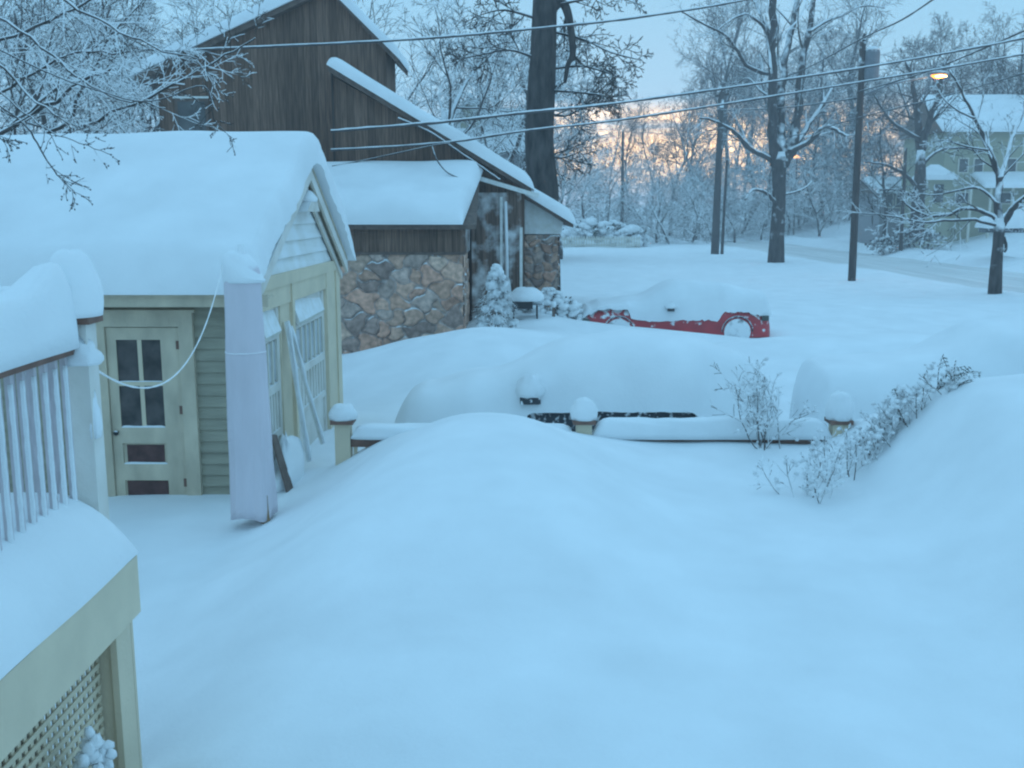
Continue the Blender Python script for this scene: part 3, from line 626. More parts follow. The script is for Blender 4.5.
s1 = MB(); blob(s1, (-2.56, 11.05, .2), (.16, .5, .55), seed=4, nz=.3); s1.build('snow_heap', M['snow'], o, smooth=True)

# ------------------------------------------------------------------ patio umbrella
um = thing('patio_umbrella', 'closed patio umbrella in a lavender canvas cover standing in the snow by the garage', 'umbrella', (-2.50, 9.3, .3))
def wob(a, z): k = max(.15, 1.25 - z * .5); return 1 + .07 * k * math.sin(6 * a + z * .9) + .045 * k * math.sin(11 * a - z * 1.7) + .03 * math.sin(3 * a + 1 + z * .6)
prof = []
for i in range(30):
    t = i / 29; z = .40 + 2.50 * t
    r = .205 - .012 * S(0, .3, t) - .03 * S(.4, 1, t) - .09 * S(.95, 1.0, t); prof.append((float(r) + .002 * math.sin(t * 23), z))
w = MB(); w.lathe((-2.50, 9.3, 0), prof, 72, wob)
w.v = [(x, y, z + .025 * math.sin(3 * math.atan2(y - 9.3, x + 2.5) + .6) * max(0, 1 - (z - .4) / .5)) for x, y, z in w.v]; cv = w.build('canvas_cover', M['cover'], um, smooth=True)
w = MB(); w.lathe((-2.50, 9.3, 0), [(.182, 1.975), (.188, 1.98), (.188, 1.995), (.182, 2.0)], 32, wob); w.build('seam', M['cover'], cv, smooth=True)
w = MB(); w.tube([(-2.35, 9.22, .0), (-2.37, 9.23, .62)], .045, 12); w.build('pole', M['pole_wood'], um, smooth=True)
w = MB(); w.tube([(-2.50, 9.3, 2.7), (-2.50, 9.3, 2.99)], [.06, .03], 10); w.build('finial', M['cover'], um, smooth=True)
w = MB(); blob(w, (-2.485, 9.3, 2.64), (.188, .18, .27), 32, 18, sq=.7, seed=2, nz=.05)
w.v = [(x, y, z + (-.55 * (x + 2.5) - .1 * max(0, x + 2.44)) * float(S(2.64, 2.8, z))) for x, y, z in w.v]; w.build('snow_cap', M['snow'], um, smooth=True)
# slack rope
P1_, P2_ = Vector((-1.96, 4.44, 2.67)), Vector((-2.63, 9.12, 2.79)); pts = []
for i in range(41):
    t = i / 40; q = P1_.lerp(P2_, t); q.z -= 4 * .53 * t * (1 - t); pts.append(q)
w = MB(); w.tube(pts, [.0052 + .001 * math.sin(i * 2.3) for i in range(41)], 6); tag(w.build('slack_rope', M['cord'], smooth=True), 'thin white slack cord sagging from the deck post to the covered umbrella', 'rope')

# ------------------------------------------------------------------ DECK
dk = thing('wooden_deck', 'raised beige deck with white balusters and thick snow on floor and handrail', 'deck', (-1.8, 4.4, .3))
w = MB(); w.box(-7, -1.80, -1, 4.46, 1.58, 1.70); w.build('floor', M['beige_worn'], dk)
w = MB(); w.box(-1.80, -1.765, -1, 4.50, 1.42, 1.70); w.box(-7, -1.80, 4.46, 4.50, 1.42, 1.70); w.build('rim_board', M['beige'], dk)
for yy in (4.30, 1.6): w = MB(); w.box(-1.93, -1.83, yy, yy + .1, -.1, 1.47); w.build('support_post', M['beige'], dk)
w = MB(); w.box(-1.83, -1.80, 4.28, 4.45, 0, 1.42); w.box(-1.95, -1.80, 4.455, 4.48, 0, 1.42); w.build('corner_board', M['beige'], dk)
# diagonal lattice panel
w = MB(); LX = -1.90; y0, y1, z0, z1 = 1.72, 4.28, .15, 1.45
yy = y0
while yy < y1: w.box(LX, LX + .008, yy, yy + .024, z0, z1); yy += .049
zz = z0
while zz < z1 - .02: w.box(LX + .0085, LX + .0165, y0, y1, zz, zz + .024); zz += .052
w.build('lattice_panel', M['beige'], dk)
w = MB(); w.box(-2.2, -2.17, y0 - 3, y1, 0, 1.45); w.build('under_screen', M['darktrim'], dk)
RZ = 2.69
w = MB(); w.bar((-1.965, 2.0, RZ), (-1.965, 4.40, RZ), .07, .035); w.bar((-7, 4.47, RZ), (-1.97, 4.47, RZ), .09, .035); w.build('handrail', M['rail'], dk)
for i in range(25):
    yy = 2.1 + i * .097; o = MB(); o.bar((-1.965, yy, 1.9), (-1.965, yy, RZ - .018), .025); b_ = o.build('baluster', M['baluster'], dk)
    o = MB(); n = 20; rr_ = random.Random(i)
    o.tube([(-1.957 + rr_.uniform(-.001, .001), yy - .007, 1.95 + .68 * t / n) for t in range(n + 1)], [rr_.uniform(.0095, .0125) for t in range(n + 1)], 6); o.build('stuck_snow', M['snow_rough'], b_, smooth=True)
for i in range(38):
    xx = -2.08 - i * .1; o = MB(); o.bar((xx, 4.47, 1.9), (xx, 4.47, RZ - .018), .034); o.build('baluster', M['baluster'], dk)
w = MB(); w.box(-1.995, -1.89, 4.41, 4.52, 1.6, 2.80); po = w.build('rail_post', M['beige_frost'], dk)
w = MB(); w.box(-2.015, -1.865, 4.385, 4.545, 2.802, 2.832); w.build('post_cap', M['rail'], po)
s1 = MB(); blob(s1, (-1.955, 4.45, 2.835), (.118, .14, .29), 28, 16, sq=.6, seed=3, nz=.05); s1.build('post_snow', M['snow'], po, smooth=True)
s1 = MB(); blob(s1, (-1.925, 4.42, 2.62), (.085, .06, .10), 18, 10, sq=.6, nz=.25); s1.build('stuck_snow', M['snow'], po, smooth=True)
s1 = MB(); blob(s1, (-1.895, 4.45, 2.28), (.022, .04, .2), 14, 8, nz=.3); s1.build('stuck_snow', M['snow'], po, smooth=True)
def sweep_snow(mb, path, hw, hh, n=18, base=.0):
    """long loaf of snow along a path; hw half width, hh height"""
    k = len(path); vs = []; fs = []
    for i, p in enumerate(path):
        p = Vector(p); d = (Vector(path[min(k - 1, i + 1)]) - Vector(path[max(0, i - 1)])); d.z = 0; d.normalize(); sdv = Vector((d.y, -d.x, 0))
        e = min(1, min(i, k - 1 - i) / 3); e = math.sqrt(1 - (1 - e) ** 2) * .9 + .1
        for j in range(n):
            a = math.pi * j / (n - 1); c_, s_ = math.cos(a), math.sin(a)
            x = math.copysign(abs(c_) ** .55, c_) * hw * (1 + .12 * s_) ; z = abs(s_) ** .7 * (hh(i / (k - 1)) if callable(hh) else hh) * e
            q = fn_noise((p.x * 2 + j * .1, p.y * 2, a), 1.6) * .12
            vs.append(p + sdv * x * (1 + q) * (.6 + .4 * e) + Vector((0, 0, z * (1 + q))))
    for i in range(k - 1):
        for j in range(n - 1): a = i * n + j; fs.append((a, a + 1, a + n + 1, a + n))
        fs.append((i * n, i * n + n, i * n + 2 * n - 1, i * n + n - 1))
    fs.append(tuple(range(n))); fs.append(tuple(range((k - 1) * n, k * n))[::-1]); mb.add(vs, fs)
s1 = MB(); sweep_snow(s1, [(-1.975, 1.9 + 2.49 * i / 40, RZ + .018) for i in range(41)], .09, lambda t: .25 + .14 * float(S(.78, .97, t))); sweep_snow(s1, [(-7 + 5.1 * i / 40, 4.47, RZ + .018) for i in range(41)], .11, .25); s1.build('rail_snow', M['snow'], dk, smooth=True)
def dbase(u, v): return Vector((-6.5 + (4.742 + .005 * math.sin(v * 30)) * u, -1 + 5.52 * v, 1.705))
s1 = MB(); pillow(s1, dbase, lambda u, v: .36 + .04 * math.sin(v * 5), 50, 50, .30, .22, lu=4.7, lv=5.5, nz=.07, nsc=1.1); s1.build('floor_snow', M['snow'], dk, smooth=True)
# snowy plant at the lattice foot
pl = thing('snowy_plant', 'snow smothered dry plant at the foot of the deck lattice', 'plant', (-1.72, 3.95, .3))
w = MB(); rr = random.Random(2)
for i in range(26):
    a = rr.uniform(0, 6.28); l = rr.uniform(.1, .3); b = Vector((-1.72, 3.78, .60)); w.tube([b, b + Vector((math.cos(a) * l * .4, math.sin(a) * l * .4, l * .6)), b + Vector((math.cos(a) * l * .7, math.sin(a) * l * .7, l * .8))], [.005, .004, .002], 4)
w2 = w; w = MB()
for i in range(75):
    a = rr.uniform(0, 6.28); l = rr.uniform(0, .16); blob(w, (-1.72 + math.cos(a) * l * .7, 3.80 + math.sin(a) * l, .82 + rr.uniform(0, .42) * (1 - l * 4)), (rr.uniform(.018, .038),) * 2 + (rr.uniform(.018, .035),), 9, 5, seed=i, nz=.4)
build2('stem', w2, M['grass'], w, M['snow_rough'], pl)

# ------------------------------------------------------------------ low fence
FY = 10.9
fe = thing('low_fence', 'low beige post fence nearly buried, snow piled on its brown rail and caps', 'fence', (.8, FY, .3))
for i, x in enumerate((-1.88, .80, 3.64, 6.4)):
    w = MB(); w.box(x - .085, x + .085, FY - .085, FY + .085, -.1, .965); po = w.build('post', M['beige'], fe)
    w = MB(); w.box(x - .125, x + .125, FY - .125, FY + .125, .966, 1.01); w.build('post_cap', M['rail'], po)
    hs = (.17, .24, .30, .2)[i]
    w = MB(); blob(w, (x, FY, 1.01), ((.15, .14, .145, .14)[i], .14, hs), 22, 12, sq=.5, seed=i, nz=.08); w.build('cap_snow', M['snow'], po, smooth=True)
w = MB(); w.box(-1.795, .715, FY - .05, FY + .05, .70, .80); w.box(.885, 3.555, FY - .05, FY + .05, .70, .80); w.box(3.725, 6.3, FY - .05, FY + .05, .70, .80); w.build('rail', M['rail'], fe)
w = MB()
for i in range(64):
    x = -1.75 + i * .13
    if min(abs(x - a) for a in (-1.88, .8, 3.64, 6.4)) > .12: w.box(x - .02, x + .02, FY - .02, FY + .02, .0, .70)
w.build('pickets', M['beige'], fe)
w = MB()
for a, b, hh in ((-1.79, .70, .15), (.89, 3.55, .215), (3.73, 6.3, .2)): sweep_snow(w, [(a + (b - a) * i / 40, FY, .80) for i in range(41)], .13, hh)
w.build('rail_snow', M['snow'], fe, smooth=True)

# ------------------------------------------------------------------ cars
def interp(tab, s):
    for (a, va), (b, vb) in zip(tab, tab[1:]):
        if s <= b: t = (s - a) / (b - a); t = t * t * (3 - 2 * t); return va + (vb - va) * t
    return tab[-1][1]
def hull(mb, x0, x1, yc, zlow, ztop, wid, ex=.45, n=70, m_=30, nz=0, seed=0, rnd=0):
    """car-length shell: at each station a rounded-box arch from the near side over the top"""
    def fn(s, t):
        x = x0 + (x1 - x0) * s; zl = zlow(s); zt = ztop(s); k = min(1, min(s, 1 - s) * abs(x1 - x0) / rnd) if rnd else 1; k = math.sqrt(max(0, 1 - (1 - k) ** 2)); zt = zl + (zt - zl) * (.02 + .98 * k); ww = wid(s) * (.72 + .28 * k); a = math.pi * t; c_, s_ = math.cos(a), math.sin(a)
        y = yc - math.copysign(abs(c_) ** ex, c_) * ww; z = zl + (zt - zl) * abs(s_) ** ex
        q = fn_noise((x + seed, y, z), 1.7) * nz
        return Vector((x, y - q, z + q))
    mb.grid(fn, 0, 0, (edge_u(n, 1.8) if rnd else [i / (n - 1) for i in range(n)]), [j / (m_ - 1) for j in range(m_)])
    for s in (0, 1):
        ring = [fn(s, j / (m_ - 1)) for j in range(m_)]; mb.add(ring, [tuple(range(m_))])
def wheel(parent, x, y, z, r=.33):
    w = MB(); w.tube([(x, y, z), (x, y + .2, z)], r, 28); o = w.build('wheel', M['rubber'], parent, smooth=False)
    w = MB(); w.tube([(x, y - .012, z), (x, y + .02, z)], r * .70, 24); rim = w.build('rim', M['rim'], o)
# dark car buried behind the fence
ca = thing('buried_car', 'dark car buried in smooth snow behind the low fence, one mirror showing', 'car', (.8, 13.2, .2))
YC = 13.35
ends = lambda s: .80 * (1 - abs(2 * s - 1) ** 6 * .35)
w = MB(); hull(w, -1.2, 3.0, YC, lambda s: .28, lambda s: interp([(0, .62), (.08, .85), (.33, .98), (.48, 1.42), (.78, 1.42), (.93, 1.0), (1, .75)], s), ends, .3); w.build('body', M['blackpaint'], ca, smooth=True)
top = [(0, .80), (.10, 1.0), (.24, 1.17), (.50, 1.62), (.62, 1.70), (.76, 1.66), (.88, 1.46), (.96, 1.2), (1, .9)]
def lowz(s):
    z = .15 + .0 * s
    return z + (.785 - z) * float(S(.30, .36, s) * (1 - S(.76, .80, s))) + (.012 * fn_noise((s * 120, 1, 1))) * float(S(.32, .38, s) * (1 - S(.74, .8, s)))
w = MB(); hull(w, -1.62, 3.55, YC, lowz, lambda s: interp(top, s), lambda s: 1.0 * (1 - (abs(2 * s - 1)) ** 5 * .45), .62, 120, 44, .03, rnd=.3); w.build('snow_cover', M['snow'], ca, smooth=True)
w = MB(); w.box(.10, .36, 12.28, 12.45, .90, 1.02); w.build('mirror', M['blackpaint'], ca)
w = MB(); blob(w, (.23, 12.36, 1.0), (.17, .16, .26), 18, 10, sq=.6, nz=.2); w.build('mirror_snow', M['snow'], ca, smooth=True)
for x in (-.55, 2.2): wheel(ca, x, YC - .82, .33)
# second buried vehicle on the right
cb = thing('buried_car', 'car hidden entirely under a tall snow mound at the right behind the fence post', 'car', (6, 13.2, .2))
w = MB(); hull(w, 4.3, 8.8, 13.3, lambda s: .3, lambda s: interp([(0, .7), (.08, .95), (.3, 1.05), (.45, 1.6), (.85, 1.6), (1, 1.1)], s), ends, .3); w.build('body', M['blackpaint'], cb, smooth=True)
w = MB(); hull(w, 3.92, 9.3, 13.3, lambda s: .12, lambda s: interp([(0, 1.24), (.08, 1.32), (.26, 1.38), (.46, 1.80), (.6, 1.93), (.85, 1.9), (.96, 1.5), (1, 1.0)], s), lambda s: 1.05 * (1 - abs(2 * s - 1) ** 6 * .3), .5, 100, 44, .04, 9, rnd=.18); w.build('snow_cover', M['snow'], cb, smooth=True)
for x in (5.1, 8.0): wheel(cb, x, 12.5, .35)
# red car
RC = 24.2; RX0, RX1 = 1.50, 6.14
cr = thing('red_car', 'low red sports car facing left, roof and windows under thick snow', 'car', (3.9, RC, .2))
rtop = [(0, .74), (.07, .98), (.13, 1.07), (.30, 1.10), (.45, 1.36), (.66, 1.38), (.82, 1.14), (.97, 1.02), (1, .95)]
w = MB(); hull(w, RX0, RX1, RC, lambda s: .34, lambda s: interp(rtop, s), lambda s: .90 * (1 - abs(2 * s - 1) ** 5 * .22), .36, 90, 36, rnd=.18); w.build('body', M['redpaint'], cr, smooth=True)
WX = (2.50, 5.28)
for x in WX: wheel(cr, x, RC - .915, .48, .31)
for x in WX:
    w = MB(); w.tube([(x + .36 * math.cos(a), RC - .905, .49 + .36 * math.sin(a)) for a in [math.pi * i / 14 for i in range(15)]], .016, 6); w.build('wheel_arch', M['blackpaint'], cr)
w = MB(); w.prism([(1.60, RC - .80, .66), (1.76, RC - .87, .66), (1.84, RC - .88, .78), (1.68, RC - .83, .80)], (0, .05, 0)); w.build('headlight', M['lens'], cr)
w = MB(); w.box(3.62, 3.77, RC - 1.06, RC - .88, .98, 1.07); w.build('mirror', M['blackpaint'], cr)
w = MB(); w.box(5.86, 6.02, RC - .865, RC - .80, .74, .86); w.build('tail_light', M['lens'], cr)
w = MB(); w.box(1.46, 1.62, RC - .7, RC + .7, .40, .60); w.build('bumper', M['redpaint'], cr)
def rlow(s):
    base = interp([(0, .62), (.06, .90), (.10, 1.0), (.25, 1.0), (.27, .78), (.38, .72), (.45, .74), (.62, .76), (.70, .74), (.74, .93), (.85, .96), (.9, .88), (1, .80)], s)
    return base + .05 * fn_noise((s * 22, 0, 0)) + .035 * fn_noise((s * 60, 3, 0))
rs = [(0, .76), (.06, 1.04), (.13, 1.14), (.30, 1.24), (.52, 1.66), (.70, 1.62), (.95, 1.42), (1, 1.0)]
w = MB(); hull(w, RX0 + .05, RX1 + .02, RC, rlow, lambda s: interp(rs, s), lambda s: .935 * (1 - abs(2 * s - 1) ** 5 * .22), .5, 140, 40, .02, 3, rnd=.15); w.build('snow_cover', M['snow'], cr, smooth=True)
w = MB(); blob(w, (3.7, RC - .97, 1.05), (.14, .12, .12), 14, 8, nz=.2); w.build('mirror_snow', M['snow'], cr, smooth=True)

# ------------------------------------------------------------------ BROWN HOUSE
bh = thing('brown_house', 'dark brown board sided house with fieldstone walls and several snow loaded roofs', 'house', (-4, 24, 0))
def slab_snow(mb, a, b, c, d, t, ru=.2, rv=.2, nu=40, nv=26, nz=.05, seed=0, ex=.0):
    """snow over the quad a,b (low edge) d,c (high edge)"""
    a, b, c, d = map(Vector, (a, b, c, d)); lu = (b - a).length; lv = (d - a).length
    pillow(mb, lambda u, v: a.lerp(b, u).lerp(d.lerp(c, u), v), lambda u, v: t, nu, nv, ru, rv, lu=lu, lv=lv, nz=nz, nsc=.8, seed=seed)
# main volume
YM, YB = 25.0, 26.9
ML, MR = -8.55, -3.02; AP = (-4.35, 8.42)
eL, eR = 6.55, 7.05
w = MB(); w.prism([(ML, YM, 0), (MR, YM, 0), (MR, YM, eR), (AP[0], YM, AP[1]), (ML, YM, eL)], (0, YB - YM, 0)); w.build('wall', M['brownwood'], bh, label='dark board siding of the main gable')
w = MB(); w.prism([(ML - .45, YM - .25, eL - .26), (AP[0], YM - .25, AP[1] - .02), (AP[0], YM - .25, AP[1] + .12), (ML - .45, YM - .25, eL - .10)], (0, YB - YM + .5, 0)); w.prism([(MR + .3, YM - .25, eR - .32), (AP[0], YM - .25, AP[1] - .02), (AP[0], YM - .25, AP[1] + .12), (MR + .3, YM - .25, eR - .18)], (0, YB - YM + .5, 0)); w.build('roof', M['darktrim'], bh)
w = MB(); slab_snow(w, (ML - .55, YM - .32, eL - .12), (ML - .55, YB + .3, eL - .12), (AP[0] + .1, YB + .3, AP[1] + .14), (AP[0] + .1, YM - .32, AP[1] + .14), .30, .15, .3)
slab_snow(w, (AP[0] - .1, YM - .32, AP[1] + .14), (AP[0] - .1, YB + .3, AP[1] + .14), (MR + .36, YB + .3, eR - .24), (MR + .36, YM - .32, eR - .24), .26, .15, .2); w.build('roof_snow', M['snow'], bh, smooth=True)
w = MB(); w.box(-8.15, -7.35, YM - .04, YM + .01, 4.9, 5.95); wn = w.build('window', M['darktrim'], bh)
w = MB(); w.box(-8.08, -7.42, YM - .05, YM - .042, 4.97, 5.88); w.build('pane', M['glass_grey'], wn)
w = MB(); w.box(-8.18, -7.32, YM - .08, YM - .04, 5.952, 6.0); w.build('window_trim', M['white_frost'], wn)
# wing with long sloping roof
YW = 24.0; w = MB(); w.prism([(-4.15, YW, 0), (.30, YW, 0), (.30, YW, 3.90), (-4.15, YW, 6.35)], (0, .95, 0)); w.prism([(-2.80, YM, 0), (.30, YM, 0), (.30, YM, 3.90), (-2.8, YM, 5.6)], (0, 8, 0)); w.build('wing_wall', M['brownwood'], bh)
w = MB(); w.box(-4.17, -4.14, YW - .04, YW + .0, 4, 8.3 - 1.75); w.build('corner_trim', M['pole'], bh)
sl = (6.55 - 3.80) / 4.65
w = MB(); w.prism([(-4.2, YW - .3, 6.42), (.45, YW - .3, 3.70), (.45, YW - .3, 3.80), (-4.2, YW - .3, 6.55)], (0, 9, 0)); w.build('wing_roof', M['darktrim'], bh)
w = MB(); slab_snow(w, (.52, YW - .38, 3.76), (.52, YW + 8.7, 3.76), (-4.22, YW + 8.7, 6.56), (-4.22, YW - .38, 6.56), .32, .2, .35); w.build('wing_roof_snow', M['snow'], bh, smooth=True)
# stone-faced extension in front
def fieldstone(name, x0, x1, y, z0, z1, parent, cell=.33, seed=1, ret=None, dirx=(1, 0), tone=1.0):
    rr = np.random.RandomState(seed); nx_ = max(2, int((x1 - x0) / .022)); nz_ = int((z1 - z0) / .022)
    X, Z = np.meshgrid(np.linspace(x0, x1, nx_), np.linspace(z0, z1, nz_))
    sx, sz_ = [], []
    gi = int((x1 - x0) / cell) + 3; gj = int((z1 - z0) / (cell * .8)) + 3
    for i in range(gi):
        for j in range(gj): sx.append(x0 - cell + (i + rr.uniform(0, .95)) * cell); sz_.append(z0 - cell + (j + rr.uniform(0, .9)) * cell * .8)
    sx = np.array(sx); sz_ = np.array(sz_); sc_ = rr.uniform(.8, 1.25, len(sx))
    wx = X + .035 * np.sin(Z * 17 + X * 5); wz = Z + .03 * np.sin(X * 15 + Z * 3)
    D = np.sqrt((wx[..., None] - sx) ** 2 + ((wz[..., None] - sz_) * 1.2) ** 2) * sc_
    o_ = np.argsort(D, axis=-1); i1 = o_[..., 0]; f1 = np.take_along_axis(D, o_[..., :1], -1)[..., 0]; f2 = np.take_along_axis(D, o_[..., 1:2], -1)[..., 0]
    e = f2 - f1; hgt = rr.uniform(.03, .10, len(sx)); d = S(0, .06, e) * hgt[i1] * (1 - .3 * (f1 / cell) ** 2)
    pal = 1.08 * np.array([(.62, .39, .29), (.58, .33, .24), (.50, .37, .31), (.62, .43, .33), (.36, .25, .21), (.60, .36, .26)]) * tone
    ck = pal[rr.randint(0, len(pal), len(sx))] * rr.uniform(.75, 1.2, (len(sx), 1)); mort = np.array((.50, .43, .40)) * tone
    k_ = S(.012, .035, e)[..., None]; C = ck[i1] * k_ + mort * (1 - k_)
    mb = MB(); mb.v = list(zip(X.ravel().tolist(), (y - d).ravel().tolist(), Z.ravel().tolist()))
    if ret:   # turn the sheet to run along y at x = ret
        mb.v = [(ret[0] - (b - y), ret[1] + (a - x0), c) for a, b, c in mb.v]
    mb.f = [(j * nx_ + i, j * nx_ + i + 1, (j + 1) * nx_ + i + 1, (j + 1) * nx_ + i) for j in range(nz_ - 1) for i in range(nx_ - 1)]
    mb.tint = np.concatenate([C.reshape(-1, 3), np.ones((C.size // 3, 1))], 1)
    return mb.build(name, M['stone'], parent, smooth=True)
EY = 21.5; ER = -1.05
fieldstone('stone_wall', -6.2, ER, EY, 0, 2.36, bh, seed=4, cell=.40)
fieldstone('stone_return', 0, 2.4, EY, 0, 2.36, bh, seed=6, ret=(ER - .05, EY + .02))
w = MB(); w.box(-6.2, ER - .08, EY + .02, YW, 0, 2.36); w.build('extension_core', M['darktrim'], bh)
w = MB(); w.box(-6.2, ER + .02, EY - .06, EY + .02, 2.37, 2.98); w.build('wood_band', M['brownwood'], bh, label='dark board band above the stone wall')
w = MB(); w.box(-6.2, ER + .05, EY - .09, EY - .062, 2.36, 2.42); w.build('band_sill', M['darktrim'], bh)
w = MB(); w.prism([(ER - .02, EY + .0, 2.37), (ER - .02, YW, 2.37), (ER - .02, YW, 4.35), (ER - .02, EY - .1, 2.95)], (.08, 0, 0)); w.build('extension_gable', M['brownwood_frost'], bh)
w = MB(); w.prism([(-6.2, EY - .3, 2.90), (-6.2, EY - .3, 3.0), (-6.2, YW, 4.25), (-6.2, YW, 4.15)], (ER + .3 + 6.2, 0, 0)); w.build('extension_roof', M['darktrim'], bh)
w = MB(); slab_snow(w, (-6.2, EY - .38, 3.0), (ER + .02, EY - .38, 3.0), (ER + .38, YW - .2, 4.2), (-6.2, YW - .2, 4.2), .36, .22, .45, 50, 30, nz=.06); w.build('extension_snow', M['snow'], bh, smooth=True)
# entry bay right of the extension
w = MB(); w.box(-.95, .22, YW - .25, YW - .02, 0, 3.7); w.build('entry_wall', M['brownwood_frost'], bh, label='entry boards plastered with blown snow')
w = MB(); w.box(.18, .25, YW - .30, YW - .252, .3, 2.9); w.box(-.28, -.22, YW - .29, YW - .252, .3, 3.6); w.build('entry_trim', M['white_frost'], bh)
w = MB(); w.tube([(-.12, YW - .3, .9), (-.12, YW - .3, 2.2), (-.15, YW - .32, 3.5)], [.05, .04, .035], 8); blob(w, (-.10, YW - .3, .6), (.16, .14, 1.0), nz=.3); w.build('ice_column', M['snow_rough'], bh, smooth=True)
w = MB(); w.prism([(.30, 24.7, 2.72), (1.20, 24.7, 2.72), (1.25, 24.7, 3.0), (.30, 24.7, 3.6)], (0, 4, 0)); w.build('side_gable', M['white_frost'], bh)
w = MB(); w.prism([(.25, 24.4, 3.60), (1.48, 24.4, 2.88), (1.48, 24.4, 2.96), (.25, 24.4, 3.70)], (0, 5, 0)); w.build('side_roof', M['darktrim'], bh)
w = MB(); slab_snow(w, (1.55, 24.3, 2.92), (1.55, 29.4, 2.92), (.2, 29.4, 3.72), (.2, 24.3, 3.72), .30, .2, .28); w.build('side_roof_snow', M['snow'], bh, smooth=True)
fieldstone('side_stone_wall', .24, 1.12, 24.75, .2, 2.70, bh, seed=9, cell=.26, tone=.8)
fieldstone('stone_return', 0, 2.6, 24.75, .2, 2.70, bh, seed=10, cell=.26, ret=(1.1, 24.77), tone=.8)
w = MB(); w.box(.26, 1.08, 24.78, 28, 0, 2.7); w.build('side_core', M['darktrim'], bh)
w = MB(); w.bar((-.85, YW - .35, 4.05), (.62, YW - .42, 3.62), .07, .10); w.build('gutter', M['white_frost'], bh)

# distant white-roofed house left of the trunk
def simple_house(root, x0, x1, y0, y1, ze, zr, m, wins=(), gable=True, rt=.35):
    w = MB(); w.box(x0, x1, y0, y1, -.5, ze); w.build('wall', m, root)
    ym = (y0 + y1) / 2; w = MB(); w.prism([(x0 - .4, y0 - .5, ze), (x0 - .4, ym, zr), (x0 - .4, y1 + .5, ze)], (x1 - x0 + .8, 0, 0)); w.build('roof', M['darktrim'], root)
    w = MB(); slab_snow(w, (x0 - .5, y0 - .6, ze - .03), (x1 + .5, y0 - .6, ze - .03), (x1 + .5, ym + .1, zr + .03), (x0 - .5, ym + .1, zr + .03), rt, .3, .3, 24, 16); w.build('roof_snow', M['snow'], root, smooth=True)
    for (a, b, c, d) in wins:
        w = MB(); w.box(a - .1, b + .1, y0 - .08, y0 - .01, c - .1, d + .1); f_ = w.build('window', M['white'], root); w = MB(); w.box(a, b, y0 - .1, y0 - .082, c, d); w.build('pane', M['glass_grey'], f_)
dh = thing('distant_house', 'pale house with wide white roof and a small dormer seen between gable and big trunk', 'house', (-2, 62, 0)); Yh = 62
a = at(444, 112, Yh + 4); b = at(532, 112, Yh + 4); c = at(444, 152, Yh)
simple_house(dh, a.x + .3, b.x, Yh, Yh + 8, c.z, a.z, M['grey_house'], rt=.3)
d1 = at(460, 112, Yh + 1.0); d2 = at(482, 112, Yh + 1); pk = at(471, 97, Yh + 1)
w = MB(); w.prism([(d1.x, Yh + 1.5, d1.z - 1.2), (d2.x, Yh + 1.5, d1.z - 1.2), (d2.x, Yh + 1.5, d1.z), (pk.x, Yh + 1.5, pk.z), (d1.x, Yh + 1.5, d1.z)], (0, 4, 0)); w.build('dormer', M['yellow'], dh)
w = MB()
for q in (d1, d2): w.prism([(q.x + (-.2 if q is d1 else .2), Yh + 1.3, q.z - .2), (pk.x, Yh + 1.3, pk.z), (pk.x, Yh + 1.3, pk.z + .35), (q.x + (-.2 if q is d1 else .2), Yh + 1.3, q.z + .1)], (0, 4, 0))
w.build('dormer_snow', M['snow'], dh)

# yellow house on the right
Yy = 76; yh = thing('yellow_house', 'pale yellow house with snowy porch roofs across the road at the right', 'house', at(980, 215, Yy))
def pt(px, py, Y=Yy): return at(px, py, Y)
x0 = PX(941, Yy); x1 = PX(1120, Yy); ze = pt(0, 132).z; zr = at(0, 98, Yy + 4).z
wins = [(PX(956, Yy), PX(964, Yy), pt(0, 172).z, pt(0, 159).z), (PX(971, Yy), PX(979, Yy), pt(0, 172).z, pt(0, 159).z), (PX(1004, Yy), PX(1012, Yy), pt(0, 172).z, pt(0, 159).z), (PX(955, Yy), PX(967, Yy), pt(0, 203).z, pt(0, 193).z), (PX(1000, Yy), PX(1010, Yy), pt(0, 203).z, pt(0, 193).z)]
simple_house(yh, x0, x1, Yy, Yy + 8, ze, zr, M['yellow'], wins)
# corner bay with hipped snow roof, porch roof
bx0, bx1 = PX(925, Yy - 2), PX(950, Yy - 2); bz = pt(0, 180, Yy - 2).z
w = MB(); w.box(bx0, bx1, Yy - 2, Yy, -.3, bz); by = w.build('bay', M['yellow'], yh)
w = MB(); cx = (bx0 + bx1) / 2; r_ = (bx1 - bx0) / 2 + .35
w.add([(cx - r_, Yy - 2.4, bz), (cx + r_, Yy - 2.4, bz), (cx + r_, Yy + .3, bz), (cx - r_, Yy + .3, bz), (cx - r_ * .9, Yy - 2.3, bz + .35), (cx + r_ * .9, Yy - 2.3, bz + .35), (cx + r_ * .9, Yy, bz + .35), (cx - r_ * .9, Yy, bz + .35), (cx - .3, Yy - 1, bz + 1.15), (cx + .3, Yy - 1, bz + 1.15)],
      [(3, 2, 1, 0), (0, 1, 5, 4), (1, 2, 6, 5), (2, 3, 7, 6), (3, 0, 4, 7), (4, 5, 9, 8), (5, 6, 9), (6, 7, 8, 9), (7, 4, 8)]); w.build('bay_snow', M['snow'], yh)
w = MB(); w.box(cx - .35, cx + .35, Yy - 2.05, Yy - 2.003, bz - 1.6, bz - .3); w.build('window', M['glass_grey'], yh)
w = MB(); pz = pt(0, 188, Yy - 2.5).z; slab_snow(w, (PX(968, Yy), Yy - 2.5, pz), (x1, Yy - 2.5, pz), (x1, Yy, pz + 1.0), (PX(968, Yy), Yy, pz + 1.0), .35, .3, .3, 24, 14); w.build('porch_snow', M['snow'], yh, smooth=True)
